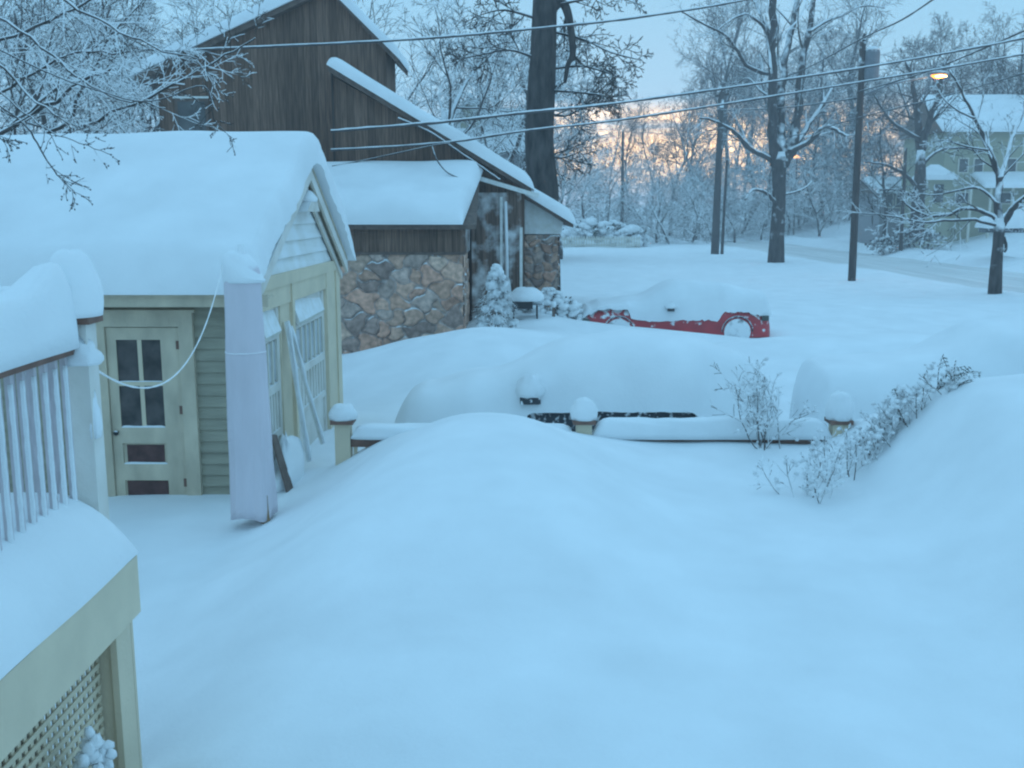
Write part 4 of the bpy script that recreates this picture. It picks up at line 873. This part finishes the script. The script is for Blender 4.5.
for px in (970, 990, 1012, 1034): w = MB(); q = pt(px, 205, Yy - 2.3); w.box(q.x - .08, q.x + .08, Yy - 2.35, Yy - 2.2, 0, pz); w.build('porch_column', M['white'], yh)
# grey house behind the pole
gh = thing('grey_house', 'dim grey house half hidden by twigs just right of the lamp pole', 'house', at(890, 220, 84)); 
x0, x1 = PX(880, 84), PX(918, 84); simple_house(gh, x0, x1, 84, 90, at(0, 193, 84).z, at(0, 180, 87).z, M['grey_house'], [(PX(a_, 84), PX(a_ + 6, 84), at(0, 207, 84).z, at(0, 195, 84).z) for a_ in (886, 896, 906)])

# ------------------------------------------------------------------ picket fence and hedges
pf = thing('picket_fence', 'short pale picket fence under snowy bushes far across the open snow', 'fence', at(600, 246, 84)); Yp = 84
xa, xb = PX(557, Yp), PX(640, Yp); zt = at(0, 236, Yp).z
for i in range(34):
    x = xa + (xb - xa) * i / 33; w = MB(); w.prism([(x - .06, Yp, .1), (x + .06, Yp, .1), (x + .06, Yp, zt - .08), (x, Yp, zt), (x - .06, Yp, zt - .08)], (0, .03, 0)); w.build('picket', M['white'], pf)
w = MB(); w.box(xa, xb, Yp + .032, Yp + .08, .4, .5); w.box(xa, xb, Yp + .032, Yp + .08, .85, .95); w.build('rail', M['white'], pf)
def bushy(name, label, cat, c, rx, ry, h, n, seed, ls=.3, lm='green', sm='snow_rough', group=None, stems=8, lumpn=40):
    root = thing(name, label, cat, c, group); rr = random.Random(seed); c = Vector(c); w = MB(); s_ = MB(); st = MB()
    for i in range(stems):
        a = rr.uniform(0, 6.28); st.tube([c + Vector((0, 0, -.2)), c + Vector((math.cos(a) * rx * .4, math.sin(a) * ry * .4, h * .45)), c + Vector((math.cos(a) * rx * .75, math.sin(a) * ry * .75, h * .8))], [ls * .1, ls * .08, ls * .03], 5)
    for i in range(n):
        a = rr.uniform(0, 6.28); t = rr.random() ** .6; q = rr.random() ** .5; z = h * t; w_ = math.sqrt(max(0, 1 - (z / h) ** 2.2)) * q
        p = c + Vector((math.cos(a) * rx * w_, math.sin(a) * ry * w_, z)); d = Vector((rr.gauss(0, 1), rr.gauss(0, 1), rr.gauss(0, .6))).normalized() * ls; e = d.orthogonal().normalized() * ls * .35
        w.add([p, p + d * .5 + e, p + d, p + d * .5 - e], [(0, 1, 2, 3)])
    for i in range(lumpn):
        a = rr.uniform(0, 6.28); t = rr.random(); z = h * t; w_ = math.sqrt(max(0, 1 - (z / h) ** 2.2)) * rr.uniform(.55, 1)
        k = rr.uniform(.6, 1.5) * ls; blob(s_, c + Vector((math.cos(a) * rx * w_, math.sin(a) * ry * w_, z)), (k, k, k * .6), 8, 4, seed=i, nz=.5)
    st.build('stem', M['bark'], root); build2('foliage', w, M[lm], s_, M[sm], root); return root
for i, (px, Y, rx, h) in enumerate(((562, 88, 2.6, 1.7), (588, 88, 2.4, 2.2), (612, 90, 2.4, 2.0), (632, 87, 1.6, 1.6))):
    q = at(px, 215, Y); bushy('snowy_bush', 'snow heaped bush behind the picket fence, %s from the left' % ordn[i], 'bush', (q.x, Y, .2), rx, 1.6, h, 260, 30 + i, .35, group='bushes behind the picket fence', lumpn=60)
for i, px in enumerate((888, 908, 930)):
    q = at(px, 215, 72); bushy('frosted_hedge', 'whitened twiggy hedge along the far bank, %s from the left' % ordn[i], 'bush', (q.x, 72, gz(q.x, 72)), 1.7, 1.0, 1.3, 300, 50 + i, .3, lm='twig', group='hedges on the bank across the road', lumpn=0)

# ------------------------------------------------------------------ small evergreen, grill, shrubs by the house
root = thing('small_evergreen', 'small conical evergreen weighed down by snow at the corner of the stone wall', 'shrub', (-.35, 20.6, .6)); rr = random.Random(21)
w = MB(); s_ = MB(); tr = MB(); c = Vector((-.33, 20.6, .45)); hh = 1.75
tr.tube([c + Vector((0, 0, -.3)), c + Vector((.02, 0, hh * .9))], [.05, .01], 6)
for i in range(2600):
    t = rr.random() ** 1.3; z = hh * t; rad = .60 * (1 - t) ** .75 * rr.uniform(.65, 1.2); a = rr.uniform(0, 6.28)
    p = c + Vector((math.cos(a) * rad, math.sin(a) * rad, z)); d = Vector((math.cos(a), math.sin(a), rr.uniform(-.9, .1))).normalized() * rr.uniform(.05, .11); e = d.cross(Vector((0, 0, 1))).normalized() * .018
    w.add([p - e, p + e, p + d], [(0, 1, 2)])
for i in range(36):
    t = rr.random() ** 1.1; z = hh * t; rad = .54 * (1 - t) ** .75 * rr.uniform(.75, 1.0); a = rr.uniform(0, 6.28); k = rr.uniform(.05, .12)
    blob(s_, c + Vector((math.cos(a) * rad, math.sin(a) * rad, z - .02)), (k, k, k * .8), 9, 5, seed=i, nz=.5)
for i in range(48):
    t = .50 + .45 * rr.random(); rad = .42 * (1 - t) ** .6 * rr.uniform(.3, 1.0); a = rr.uniform(0, 6.28); k = rr.uniform(.04, .10)
    blob(s_, c + Vector((math.cos(a) * rad, math.sin(a) * rad, hh * t - .02)), (k, k, k * 1.1), 9, 5, seed=i, nz=.5)
tr.build('trunk', M['bark'], root); build2('foliage', w, M['green'], s_, M['snow_rough'], root)
gr = thing('barbecue_grill', 'black barbecue grill under a fat cap of snow by the house entry', 'grill', (.28, 22.4, .6)); c = Vector((.26, 22.4, .9))
w = MB(); w.box(c.x - .26, c.x + .20, c.y - .2, c.y + .2, 1.13, 1.30); w.build('firebox', M['darkmetal'], gr)
w = MB(); w.box(c.x + .20, c.x + .42, c.y - .18, c.y + .18, 1.22, 1.25); w.build('side_shelf', M['metal'], gr)
for x in (-.22, .30):
    for y in (-.15, .15): w = MB(); w.bar((c.x + x, c.y + y, .5), (c.x + x, c.y + y, 1.2), .035); w.build('leg', M['darkmetal'], gr)
w = MB(); w.bar((c.x - .22, c.y - .15, .88), (c.x + .30, c.y - .15, .88), .03); w.build('crossbar', M['darkmetal'], gr)
w = MB(); blob(w, (c.x + .05, c.y, 1.30), (.39, .28, .30), 22, 10, sq=.6, seed=6, nz=.15); w.build('snow_cap', M['snow'], gr, smooth=True)
for i, (px, py, Y, s_) in enumerate(((548, 290, 23.6, .6), (566, 292, 23.6, .5), (530, 300, 23.3, .42))):
    q = at(px, py, Y); bushy('snowy_shrub', ['snow smothered twiggy shrub at the foot of the stone corner', 'small snowy shrub right of the stone corner', 'low snowy shrub beside the grill'][i], 'shrub', (q.x, Y, gz(q.x, Y) - .1), s_ * .8, s_ * .7, s_ * 1.1, 180, 60 + i, .09, lm='twig_snowy', lumpn=50)
q = at(553, 312, 22.6); o = thing('driveway_marker', 'short dark stake poking from the snow left of the red car', 'stake', (q.x, 22.6, .4)); w = MB(); w.bar((q.x, 22.6, .3), (q.x + .02, 22.6, q.z + .18), .07, .05); w.build('stake', M['darktrim'], o); w = MB(); blob(w, (q.x + .02, 22.6, q.z + .17), (.06, .06, .08), 10, 5); w.build('snow_cap', M['snow'], o, smooth=True)

# ------------------------------------------------------------------ twiggy plants in the yard
def twig_plant(name, label, base, fan, n, seed, r=.008, k=5, m='twig_snowy', L=.9, lum=40, lean=(0, 0), flat=1.0, ls=.02, spread=.05):
    root = thing(name, label, 'shrub', base); rr = random.Random(seed); T = Tree(rr)
    P = dict(WOOD, seg=[.12, .08, .06], wig=.16, up=[.03, .02, 0], rmin=.0035, wl=1, maxl=2, kids=[k, 4], ang=[38, 40], lr=[.45, .45], t0=[.25, .2], rr=.65)
    for i in range(n):
        a = rr.uniform(0, 6.28); e = rr.uniform(.1, fan); d = Vector((math.cos(a) * e + lean[0], math.sin(a) * e + lean[1], flat)).normalized(); b = Vector(base) + Vector((rr.gauss(0, spread), rr.gauss(0, spread), 0)); b.z = gz(b.x, b.y) - .05
        T.grow(b, d, L * rr.uniform(.6, 1.1), r, 0, P)
    sn = MB(); vv = T.twig.v + T.wood.v
    for i in range(lum):
        v = Vector(rr.choice(vv)); s = rr.uniform(.5, 1.5) * ls
        if v.z > base[2]: blob(sn, v, (s * 1.2, s, s * .9), 7, 4, seed=i, nz=.4)
    T.wood.build('stem', M['bark'], root); build2('twigs', T.twig, M[m], sn, M['snow_rough'], root)
    return root
b = hit(768, 449); twig_plant('bare_shrub', 'upright leafless shrub dusted with snow in front of the low fence', tuple(b), .75, 10, 71, .008, 7, L=.95, lum=320, ls=.014)
b = hit(818, 500); twig_plant('bare_shrub', 'small snow clotted twigs poking from the yard snow below the fence post', tuple(b), 1.1, 9, 72, .006, 6, L=.5, lum=110, ls=.014, spread=.10, m='twig_white')
b = hit(838, 482); twig_plant('bare_shrub', 'thin slanting stems with snow lumps right of the fence post', tuple(b), 1.3, 10, 73, .006, 6, L=.5, lum=110, ls=.014, spread=.10, m='twig_white')
for i, (px, py, Y, L, lab) in enumerate(((878, 448, 9.6, .55, 'snow matted vine at the lower end of the bank'), (898, 428, 9.5, .55, 'snow matted vine halfway up the bank'), (918, 412, 9.5, .5, 'snow matted vine near the top of the bank'))):
    b = hit(px, py); twig_plant('snowy_vine', lab, (b.x, b.y, b.z - .02), 1.5, 16, 80 + i, .005, 6, L=L * .62, lum=60, ls=.018, spread=.13, m='twig_white')
# feathery evergreen tufts at the top of the bank
for i, (px, py, Y, h, lab) in enumerate(((903, 398, 9.6, .22, 'small dark feathery evergreen tuft among the snowy vines'), (938, 380, 9.4, .36, 'tallest dark feathery evergreen spray on top of the snow bank'), (955, 378, 9.4, .26, 'drooping evergreen spray at the right end of the snow bank'))):
    b = hit(px, py + 10); root = thing('evergreen_spray', lab, 'shrub', b); rr = random.Random(90 + i); w = MB(); s_ = MB(); st = MB()
    for j in range(9):
        a = rr.uniform(0, 6.28); d = Vector((math.cos(a) * .6 + .25, math.sin(a) * .5, rr.uniform(.4, 1.4))).normalized(); p = b.copy(); pp = [p.copy()]
        for q in range(8):
            d = (d + Vector((.05, 0, -.12))).normalized(); p = p + d * h / 7; pp.append(p.copy())
            for sgn in (-1, 1, -1, 1):
                e = (d * .6 + d.orthogonal().normalized() * sgn * rr.uniform(.4, 1) + Vector((0, 0, -.7))).normalized() * rr.uniform(.035, .07); f_ = e.cross(d).normalized() * .008; w.add([p - f_, p + f_, p + e], [(0, 1, 2)])
        st.tube(pp, .004, 4)
    for j in range(26): 
        a = rr.uniform(0, 6.28); k = rr.uniform(.012, .03); blob(s_, b + Vector((math.cos(a) * h * .5 * rr.random(), math.sin(a) * h * .4 * rr.random(), h * rr.uniform(-.1, .75))), (k, k, k * .7), 8, 4, seed=j, nz=.4)
    st.build('stem', M['bark'], root); build2('foliage', w, M['green'], s_, M['snow_rough'], root)

# ------------------------------------------------------------------ utility poles, lamp, wires
def upole(label, px0, py0, px1, py1, Y, r0, r1, name='utility_pole'):
    root = thing(name, label, 'utility pole', at(px0, py0, Y)); a = at(px0, py0, Y); a.z -= .4; b = at(px1, py1, Y)
    w = MB(); w.tube([a, a.lerp(b, .5), b], [r0, (r0 + r1) / 2, r1], 12); w.build('pole', M['pole'], root, smooth=True)
    return root, a, b
rA, a, bA = upole('tall leaning utility pole with grey transformer and street lamp arm', 852, 277, 863, 42, 44, .17, .13)
tq = at(871, 65, 44); w = MB(); w.lathe((tq.x, 43.9, tq.z - .62), [(.24, 0), (.31, .05), (.31, 1.12), (.28, 1.2)], 20); tf = w.build('transformer', M['metal'], rA, smooth=False)
w = MB(); blob(w, (tq.x, 43.9, tq.z + .58), (.30, .30, .16), 14, 6); w.build('snow_cap', M['snow'], tf, smooth=True)
w = MB(); ti = at(864, 44, 44); w.lathe((ti.x, 44, ti.z), [(.05, 0), (.10, .05), (.05, .1), (.10, .16), (.05, .22), (.07, .3), (.03, .42)], 10); w.build('insulator', M['darkmetal'], rA)
w = MB()
for dz in (.35, .8): w.bar((bA.x - .02, 43.95, tq.z - .9 + dz), (tq.x, 43.9, tq.z - .9 + dz), .06)
w.build('bracket', M['darkmetal'], rA)
a0 = at(860, 97, 44); a1 = at(890, 84, 43.5); a2 = at(927, 77, 43); w = MB(); w.tube([a0, a1, a2], [.045, .04, .035], 8); w.build('lamp_arm', M['metal'], rA, smooth=True)
hd = at(939, 75, 43); w = MB(); w.lathe((0, 0, 0), [(.02, 0), (.16, .03), (.17, .09), (.10, .16), (.02, .18)], 16); w.v = [(hd.x + x * 2.4, 43 + y * 1.3, hd.z + z - .0) for x, y, z in w.v]; w.build('lamp_head', M['metal'], rA, smooth=True)
w = MB(); w.lathe((0, 0, 0), [(.02, -.13), (.10, -.11), (.15, -.05), (.155, .0)], 18); w.v = [(hd.x + x * 2.1, 43 + y * 1.3, hd.z + z) for x, y, z in w.v]; w.build('lamp_lens', M['lit'], rA, smooth=True)
rB, a, bB = upole('utility pole in the middle distance with a snow plastered companion post', 715, 250, 722, 84, 72, .30, .17)
w = MB(); q0 = at(722, 250, 72.3); q0.z -= .4; w.tube([q0, at(724, 215, 72.3), at(727, 160, 72.3)], [.12, .10, .09], 8); w.build('companion_post', M['pole'], rB, smooth=True)
w = MB(); w.bar(at(716, 96, 72), at(729, 94, 72), .12, .14); w.build('crossarm', M['pole'], rB)
rC, a, bC = upole('thin far utility pole standing before the pink sky', 622, 228, 623, 130, 96, .16, .12)
rD, a, bD = upole('slim whitened post on the bank in front of the dark tree', 901, 244, 906, 148, 62, .12, .08, 'slim_post')
w = MB(); blob(w, (hd.x + .02, 43 - .16, hd.z - .09), (.24, .10, .08), 14, 8); w.build('bulb', M['bulb'], rA, smooth=True)
lp = thing('distant_lamp', 'tiny glowing orange lamp beyond the fork of the street tree', 'street lamp', at(797, 222, 110)); q = at(797, 158, 110)
w = MB(); w.tube([(q.x, 110, 0), (q.x, 110, q.z)], .09, 8); w.build('pole', M['pole'], lp); w = MB(); blob(w, (q.x, 110, q.z), (.35, .3, .3), 12, 6); w.build('lamp_lens', M['glow'], lp, smooth=True)
def wire(pts, r, label, m='wire', sag=.0, name='overhead_wire'):
    P = [at(a, b, Y) for a, b, Y in pts]; out = []
    for i in range(len(P) - 1):
        a = P[max(0, i - 1)]; b = P[i]; c = P[i + 1]; d = P[min(len(P) - 1, i + 2)]
        for q in range(10):
            t = q / 10; out.append(.5 * ((2 * b) + (c - a) * t + (2 * a - 5 * b + 4 * c - d) * t * t + (3 * b - a - 3 * c + d) * t ** 3))
    out.append(P[-1]); w = MB(); rr = random.Random(int(pts[0][0]) + int(pts[0][1])); w.tube(out, [r * rr.uniform(.8, 1.2) for _ in out], 8)
    return tag(w.build(name, M[m], smooth=True), label, 'wire')
wire([(160, 51, 24.5), (400, 40, 24.4), (560, 26, 26), (640, 17, 26.5), (745, 0, 27), (900, -32, 28)], .032, 'highest snow coated wire crossing from the brown gable to the top of the sky')
wire([(331, 131, 23.5), (440, 122, 23.5), (530, 112, 23.6), (640, 100, 27), (860, 68, 29), (1024, 38, 31), (1150, 10, 32)], .038, 'thick snow coated wire, upper of the pair running to the right edge')
wire([(331, 150, 23.5), (440, 143, 23.5), (530, 130, 23.6), (640, 117, 27), (860, 82, 29), (1024, 54, 31), (1150, 30, 32)], .032, 'snow coated wire, lower of the pair running to the right edge')
wire([(398, 118, 23.5), (430, 132, 23.5), (455, 149, 23.5), (480, 166, 23.5), (500, 180, 23.5)], .024, 'snowy service cable following the slope of the wing roof')
wire([(332, 166, 23.2), (365, 160, 23.4), (430, 146, 22.9), (450, 143, 22.9)], .014, 'thin bare cable just above the extension roof snow', 'wire_bare')
wire([(432, 146, 23), (437, 160, 22.8), (447, 172, 22.7), (460, 178, 22.6)], .016, 'loose loop of bare cable hanging over the extension roof', 'wire_bare')
wire([(722, 92, 72), (790, 75, 60), (863, 38, 44), (905, 18, 38), (960, -20, 32)], .03, 'thin wire linking the pole tops and rising out of view', 'wire_bare')
wire([(520, 160, 60), (622, 132, 90), (720, 140, 72), (790, 136, 60), (857, 118, 44), (960, 92, 38), (1100, 50, 32)], .025, 'lowest thin wire passing behind the utility poles', 'wire_bare')
wire([(857, 92, 44), (920, 74, 40), (980, 50, 36), (1060, 15, 32)], .03, 'wire leaving the transformer pole toward the right corner', 'wire_bare')
wire([(720, 110, 72), (780, 108, 60), (857, 98, 44)], .035, 'wire between the middle pole and the transformer pole', 'wire_bare')

# snow-covered car by the yellow house
cc = thing('parked_car', 'far snow covered car parked across the road at the right edge', 'car', at(1010, 228, 58)); q = at(1010, 236, 58); zb = q.z
w = MB(); hull(w, q.x - 1.6, q.x + 2.9, 58, lambda s: zb + .2, lambda s: interp([(0, zb + .6), (.1, zb + .9), (.3, zb + 1.0), (.45, zb + 1.4), (.8, zb + 1.4), (1, zb + .9)], s), ends, .3, 30, 16); w.build('body', M['blackpaint'], cc, smooth=True)
w = MB(); hull(w, q.x - 1.8, q.x + 3.1, 58, lambda s: zb + .45, lambda s: interp([(0, zb + .7), (.06, zb + 1.1), (.3, zb + 1.25), (.45, zb + 1.75), (.8, zb + 1.75), (1, zb + 1.0)], s), lambda s: ends(s) * 1.2, .5, 40, 20, .05); w.build('snow_cover', M['snow'], cc, smooth=True)
for x in (-.9, 2.0): wheel(cc, q.x + x, 57.3, zb + .32)

# ------------------------------------------------------------------ light
wd = bpy.data.worlds.new('World'); SC.world = wd; wd.use_nodes = True; N = wd.node_tree.nodes; L = wd.node_tree.links; bg = N['Background']
sky = mk(N, 'ShaderNodeTexSky', sky_type='NISHITA'); sky.sun_disc = False; sky.sun_elevation = R(1.5); sky.sun_rotation = R(8); sky.air_density = 1.2; sky.dust_density = 2; sky.ozone_density = 3
tc = mk(N, 'ShaderNodeTexCoord'); sp = mk(N, 'ShaderNodeSeparateXYZ'); L.new(tc.outputs['Generated'], sp.inputs[0])
rp = mk(N, 'ShaderNodeValToRGB'); e = rp.color_ramp.elements
stops = [(.0, (.36, .58, .82)), (.03, (.56, .70, .84)), (.12, (.37, .68, .90)), (.24, (.27, .60, .85)), (.5, (.325, .66, .96)), (1, (.36, .74, 1.09))]
e[0].position = 0; e[0].color = (*stops[0][1], 1); e[1].position = 1; e[1].color = (*stops[-1][1], 1)
for p_, c_ in stops[1:-1]: q = e.new(p_); q.color = (*c_, 1)
L.new(sp.outputs[2], rp.inputs[0])
# dawn band: low, round the azimuth of the rising sun, broken by streaky cloud
mp = mk(N, 'ShaderNodeMapping'); mp.inputs['Scale'].default_value = (3.5, 3.5, 26); L.new(tc.outputs['Generated'], mp.inputs[0])
nz = mk(N, 'ShaderNodeTexNoise'); nz.inputs['Scale'].default_value = 2.2; nz.inputs['Detail'].default_value = 6; L.new(mp.outputs[0], nz.inputs['Vector'])
nr = mk(N, 'ShaderNodeMapRange'); nr.inputs[1].default_value = .33; nr.inputs[2].default_value = .52; L.new(nz.outputs[0], nr.inputs[0])
def band(v, a, b, c, d):
    m1 = mk(N, 'ShaderNodeMapRange', interpolation_type='SMOOTHSTEP'); m1.inputs[1].default_value = a; m1.inputs[2].default_value = b; L.new(v, m1.inputs[0])
    m2 = mk(N, 'ShaderNodeMapRange', interpolation_type='SMOOTHSTEP'); m2.inputs[1].default_value = c; m2.inputs[2].default_value = d; m2.inputs[3].default_value = 1; m2.inputs[4].default_value = 0; L.new(v, m2.inputs[0])
    mu = mk(N, 'ShaderNodeMath', operation='MULTIPLY'); L.new(m1.outputs[0], mu.inputs[0]); L.new(m2.outputs[0], mu.inputs[1]); return mu.outputs[0]
el = band(sp.outputs[2], .012, .045, .075, .108)
dv = mk(N, 'ShaderNodeMath', operation='DIVIDE'); L.new(sp.outputs[0], dv.inputs[0]); L.new(sp.outputs[1], dv.inputs[1])
az = band(dv.outputs[0], -.06, .08, .30, .48); fw = mk(N, 'ShaderNodeMath', operation='GREATER_THAN'); L.new(sp.outputs[1], fw.inputs[0]); fw.inputs[1].default_value = 0
m1 = mk(N, 'ShaderNodeMath', operation='MULTIPLY'); L.new(el, m1.inputs[0]); L.new(az, m1.inputs[1])
m2 = mk(N, 'ShaderNodeMath', operation='MULTIPLY'); L.new(m1.outputs[0], m2.inputs[0]); L.new(nr.outputs[0], m2.inputs[1])
m3 = mk(N, 'ShaderNodeMath', operation='MULTIPLY'); L.new(m2.outputs[0], m3.inputs[0]); L.new(fw.outputs[0], m3.inputs[1])
mx = mk(N, 'ShaderNodeMix', data_type='RGBA'); L.new(m3.outputs[0], mx.inputs[0]); L.new(rp.outputs[0], mx.inputs[6]); mx.inputs[7].default_value = (5.2, 3.1, 1.35, 1)
vs = mk(N, 'ShaderNodeVectorMath', operation='SCALE'); L.new(sky.outputs[0], vs.inputs[0]); vs.inputs['Scale'].default_value = .02
va = mk(N, 'ShaderNodeVectorMath', operation='ADD'); L.new(mx.outputs[2], va.inputs[0]); L.new(vs.outputs[0], va.inputs[1])
L.new(va.outputs[0], bg.inputs[0]); bg.inputs[1].default_value = 1.0
sd = bpy.data.lights.new('sun', 'SUN'); sd.energy = .22; sd.angle = R(35); sd.color = (.62, .84, 1.0); so = bpy.data.objects.new('sun', sd); COL.objects.link(so)
so.rotation_euler = (R(-50), 0, R(-8))
ld = bpy.data.lights.new('street_lamp_light', 'POINT'); ld.energy = 60; ld.color = (1, .55, .2); ld.shadow_soft_size = .2; lo = bpy.data.objects.new('street_lamp_light', ld); COL.objects.link(lo); lo.location = (hd.x, 43, hd.z - .35)

SC.view_settings.view_transform = 'Standard'; SC.view_settings.look = 'None'; SC.view_settings.exposure = 0; SC.view_settings.gamma = 1
SC.render.engine = 'CYCLES'; SC.cycles.max_bounces = 5; SC.cycles.diffuse_bounces = 3; SC.cycles.use_denoising = True
SC.cycles.filter_width = 2.2

# ------------------------------------------------------------------ winter haze in the air
w = MB(); w.box(-320, 320, -15, 420, -3, 45); hz = w.build('haze', M['snow']); struct(hz)
m = bpy.data.materials.new('winter_haze'); m.use_nodes = True; N = m.node_tree.nodes; L = m.node_tree.links
for n in list(N):
    if n.type == 'BSDF_PRINCIPLED': N.remove(n)
vsn = N.new('ShaderNodeVolumeScatter'); vsn.inputs['Density'].default_value = .0021; vsn.inputs['Color'].default_value = (.95, .96, 1, 1); vsn.inputs['Anisotropy'].default_value = .3
L.new(vsn.outputs[0], N['Material Output'].inputs['Volume']); hz.data.materials.clear(); hz.data.materials.append(m)
SC.cycles.volume_bounces = 2
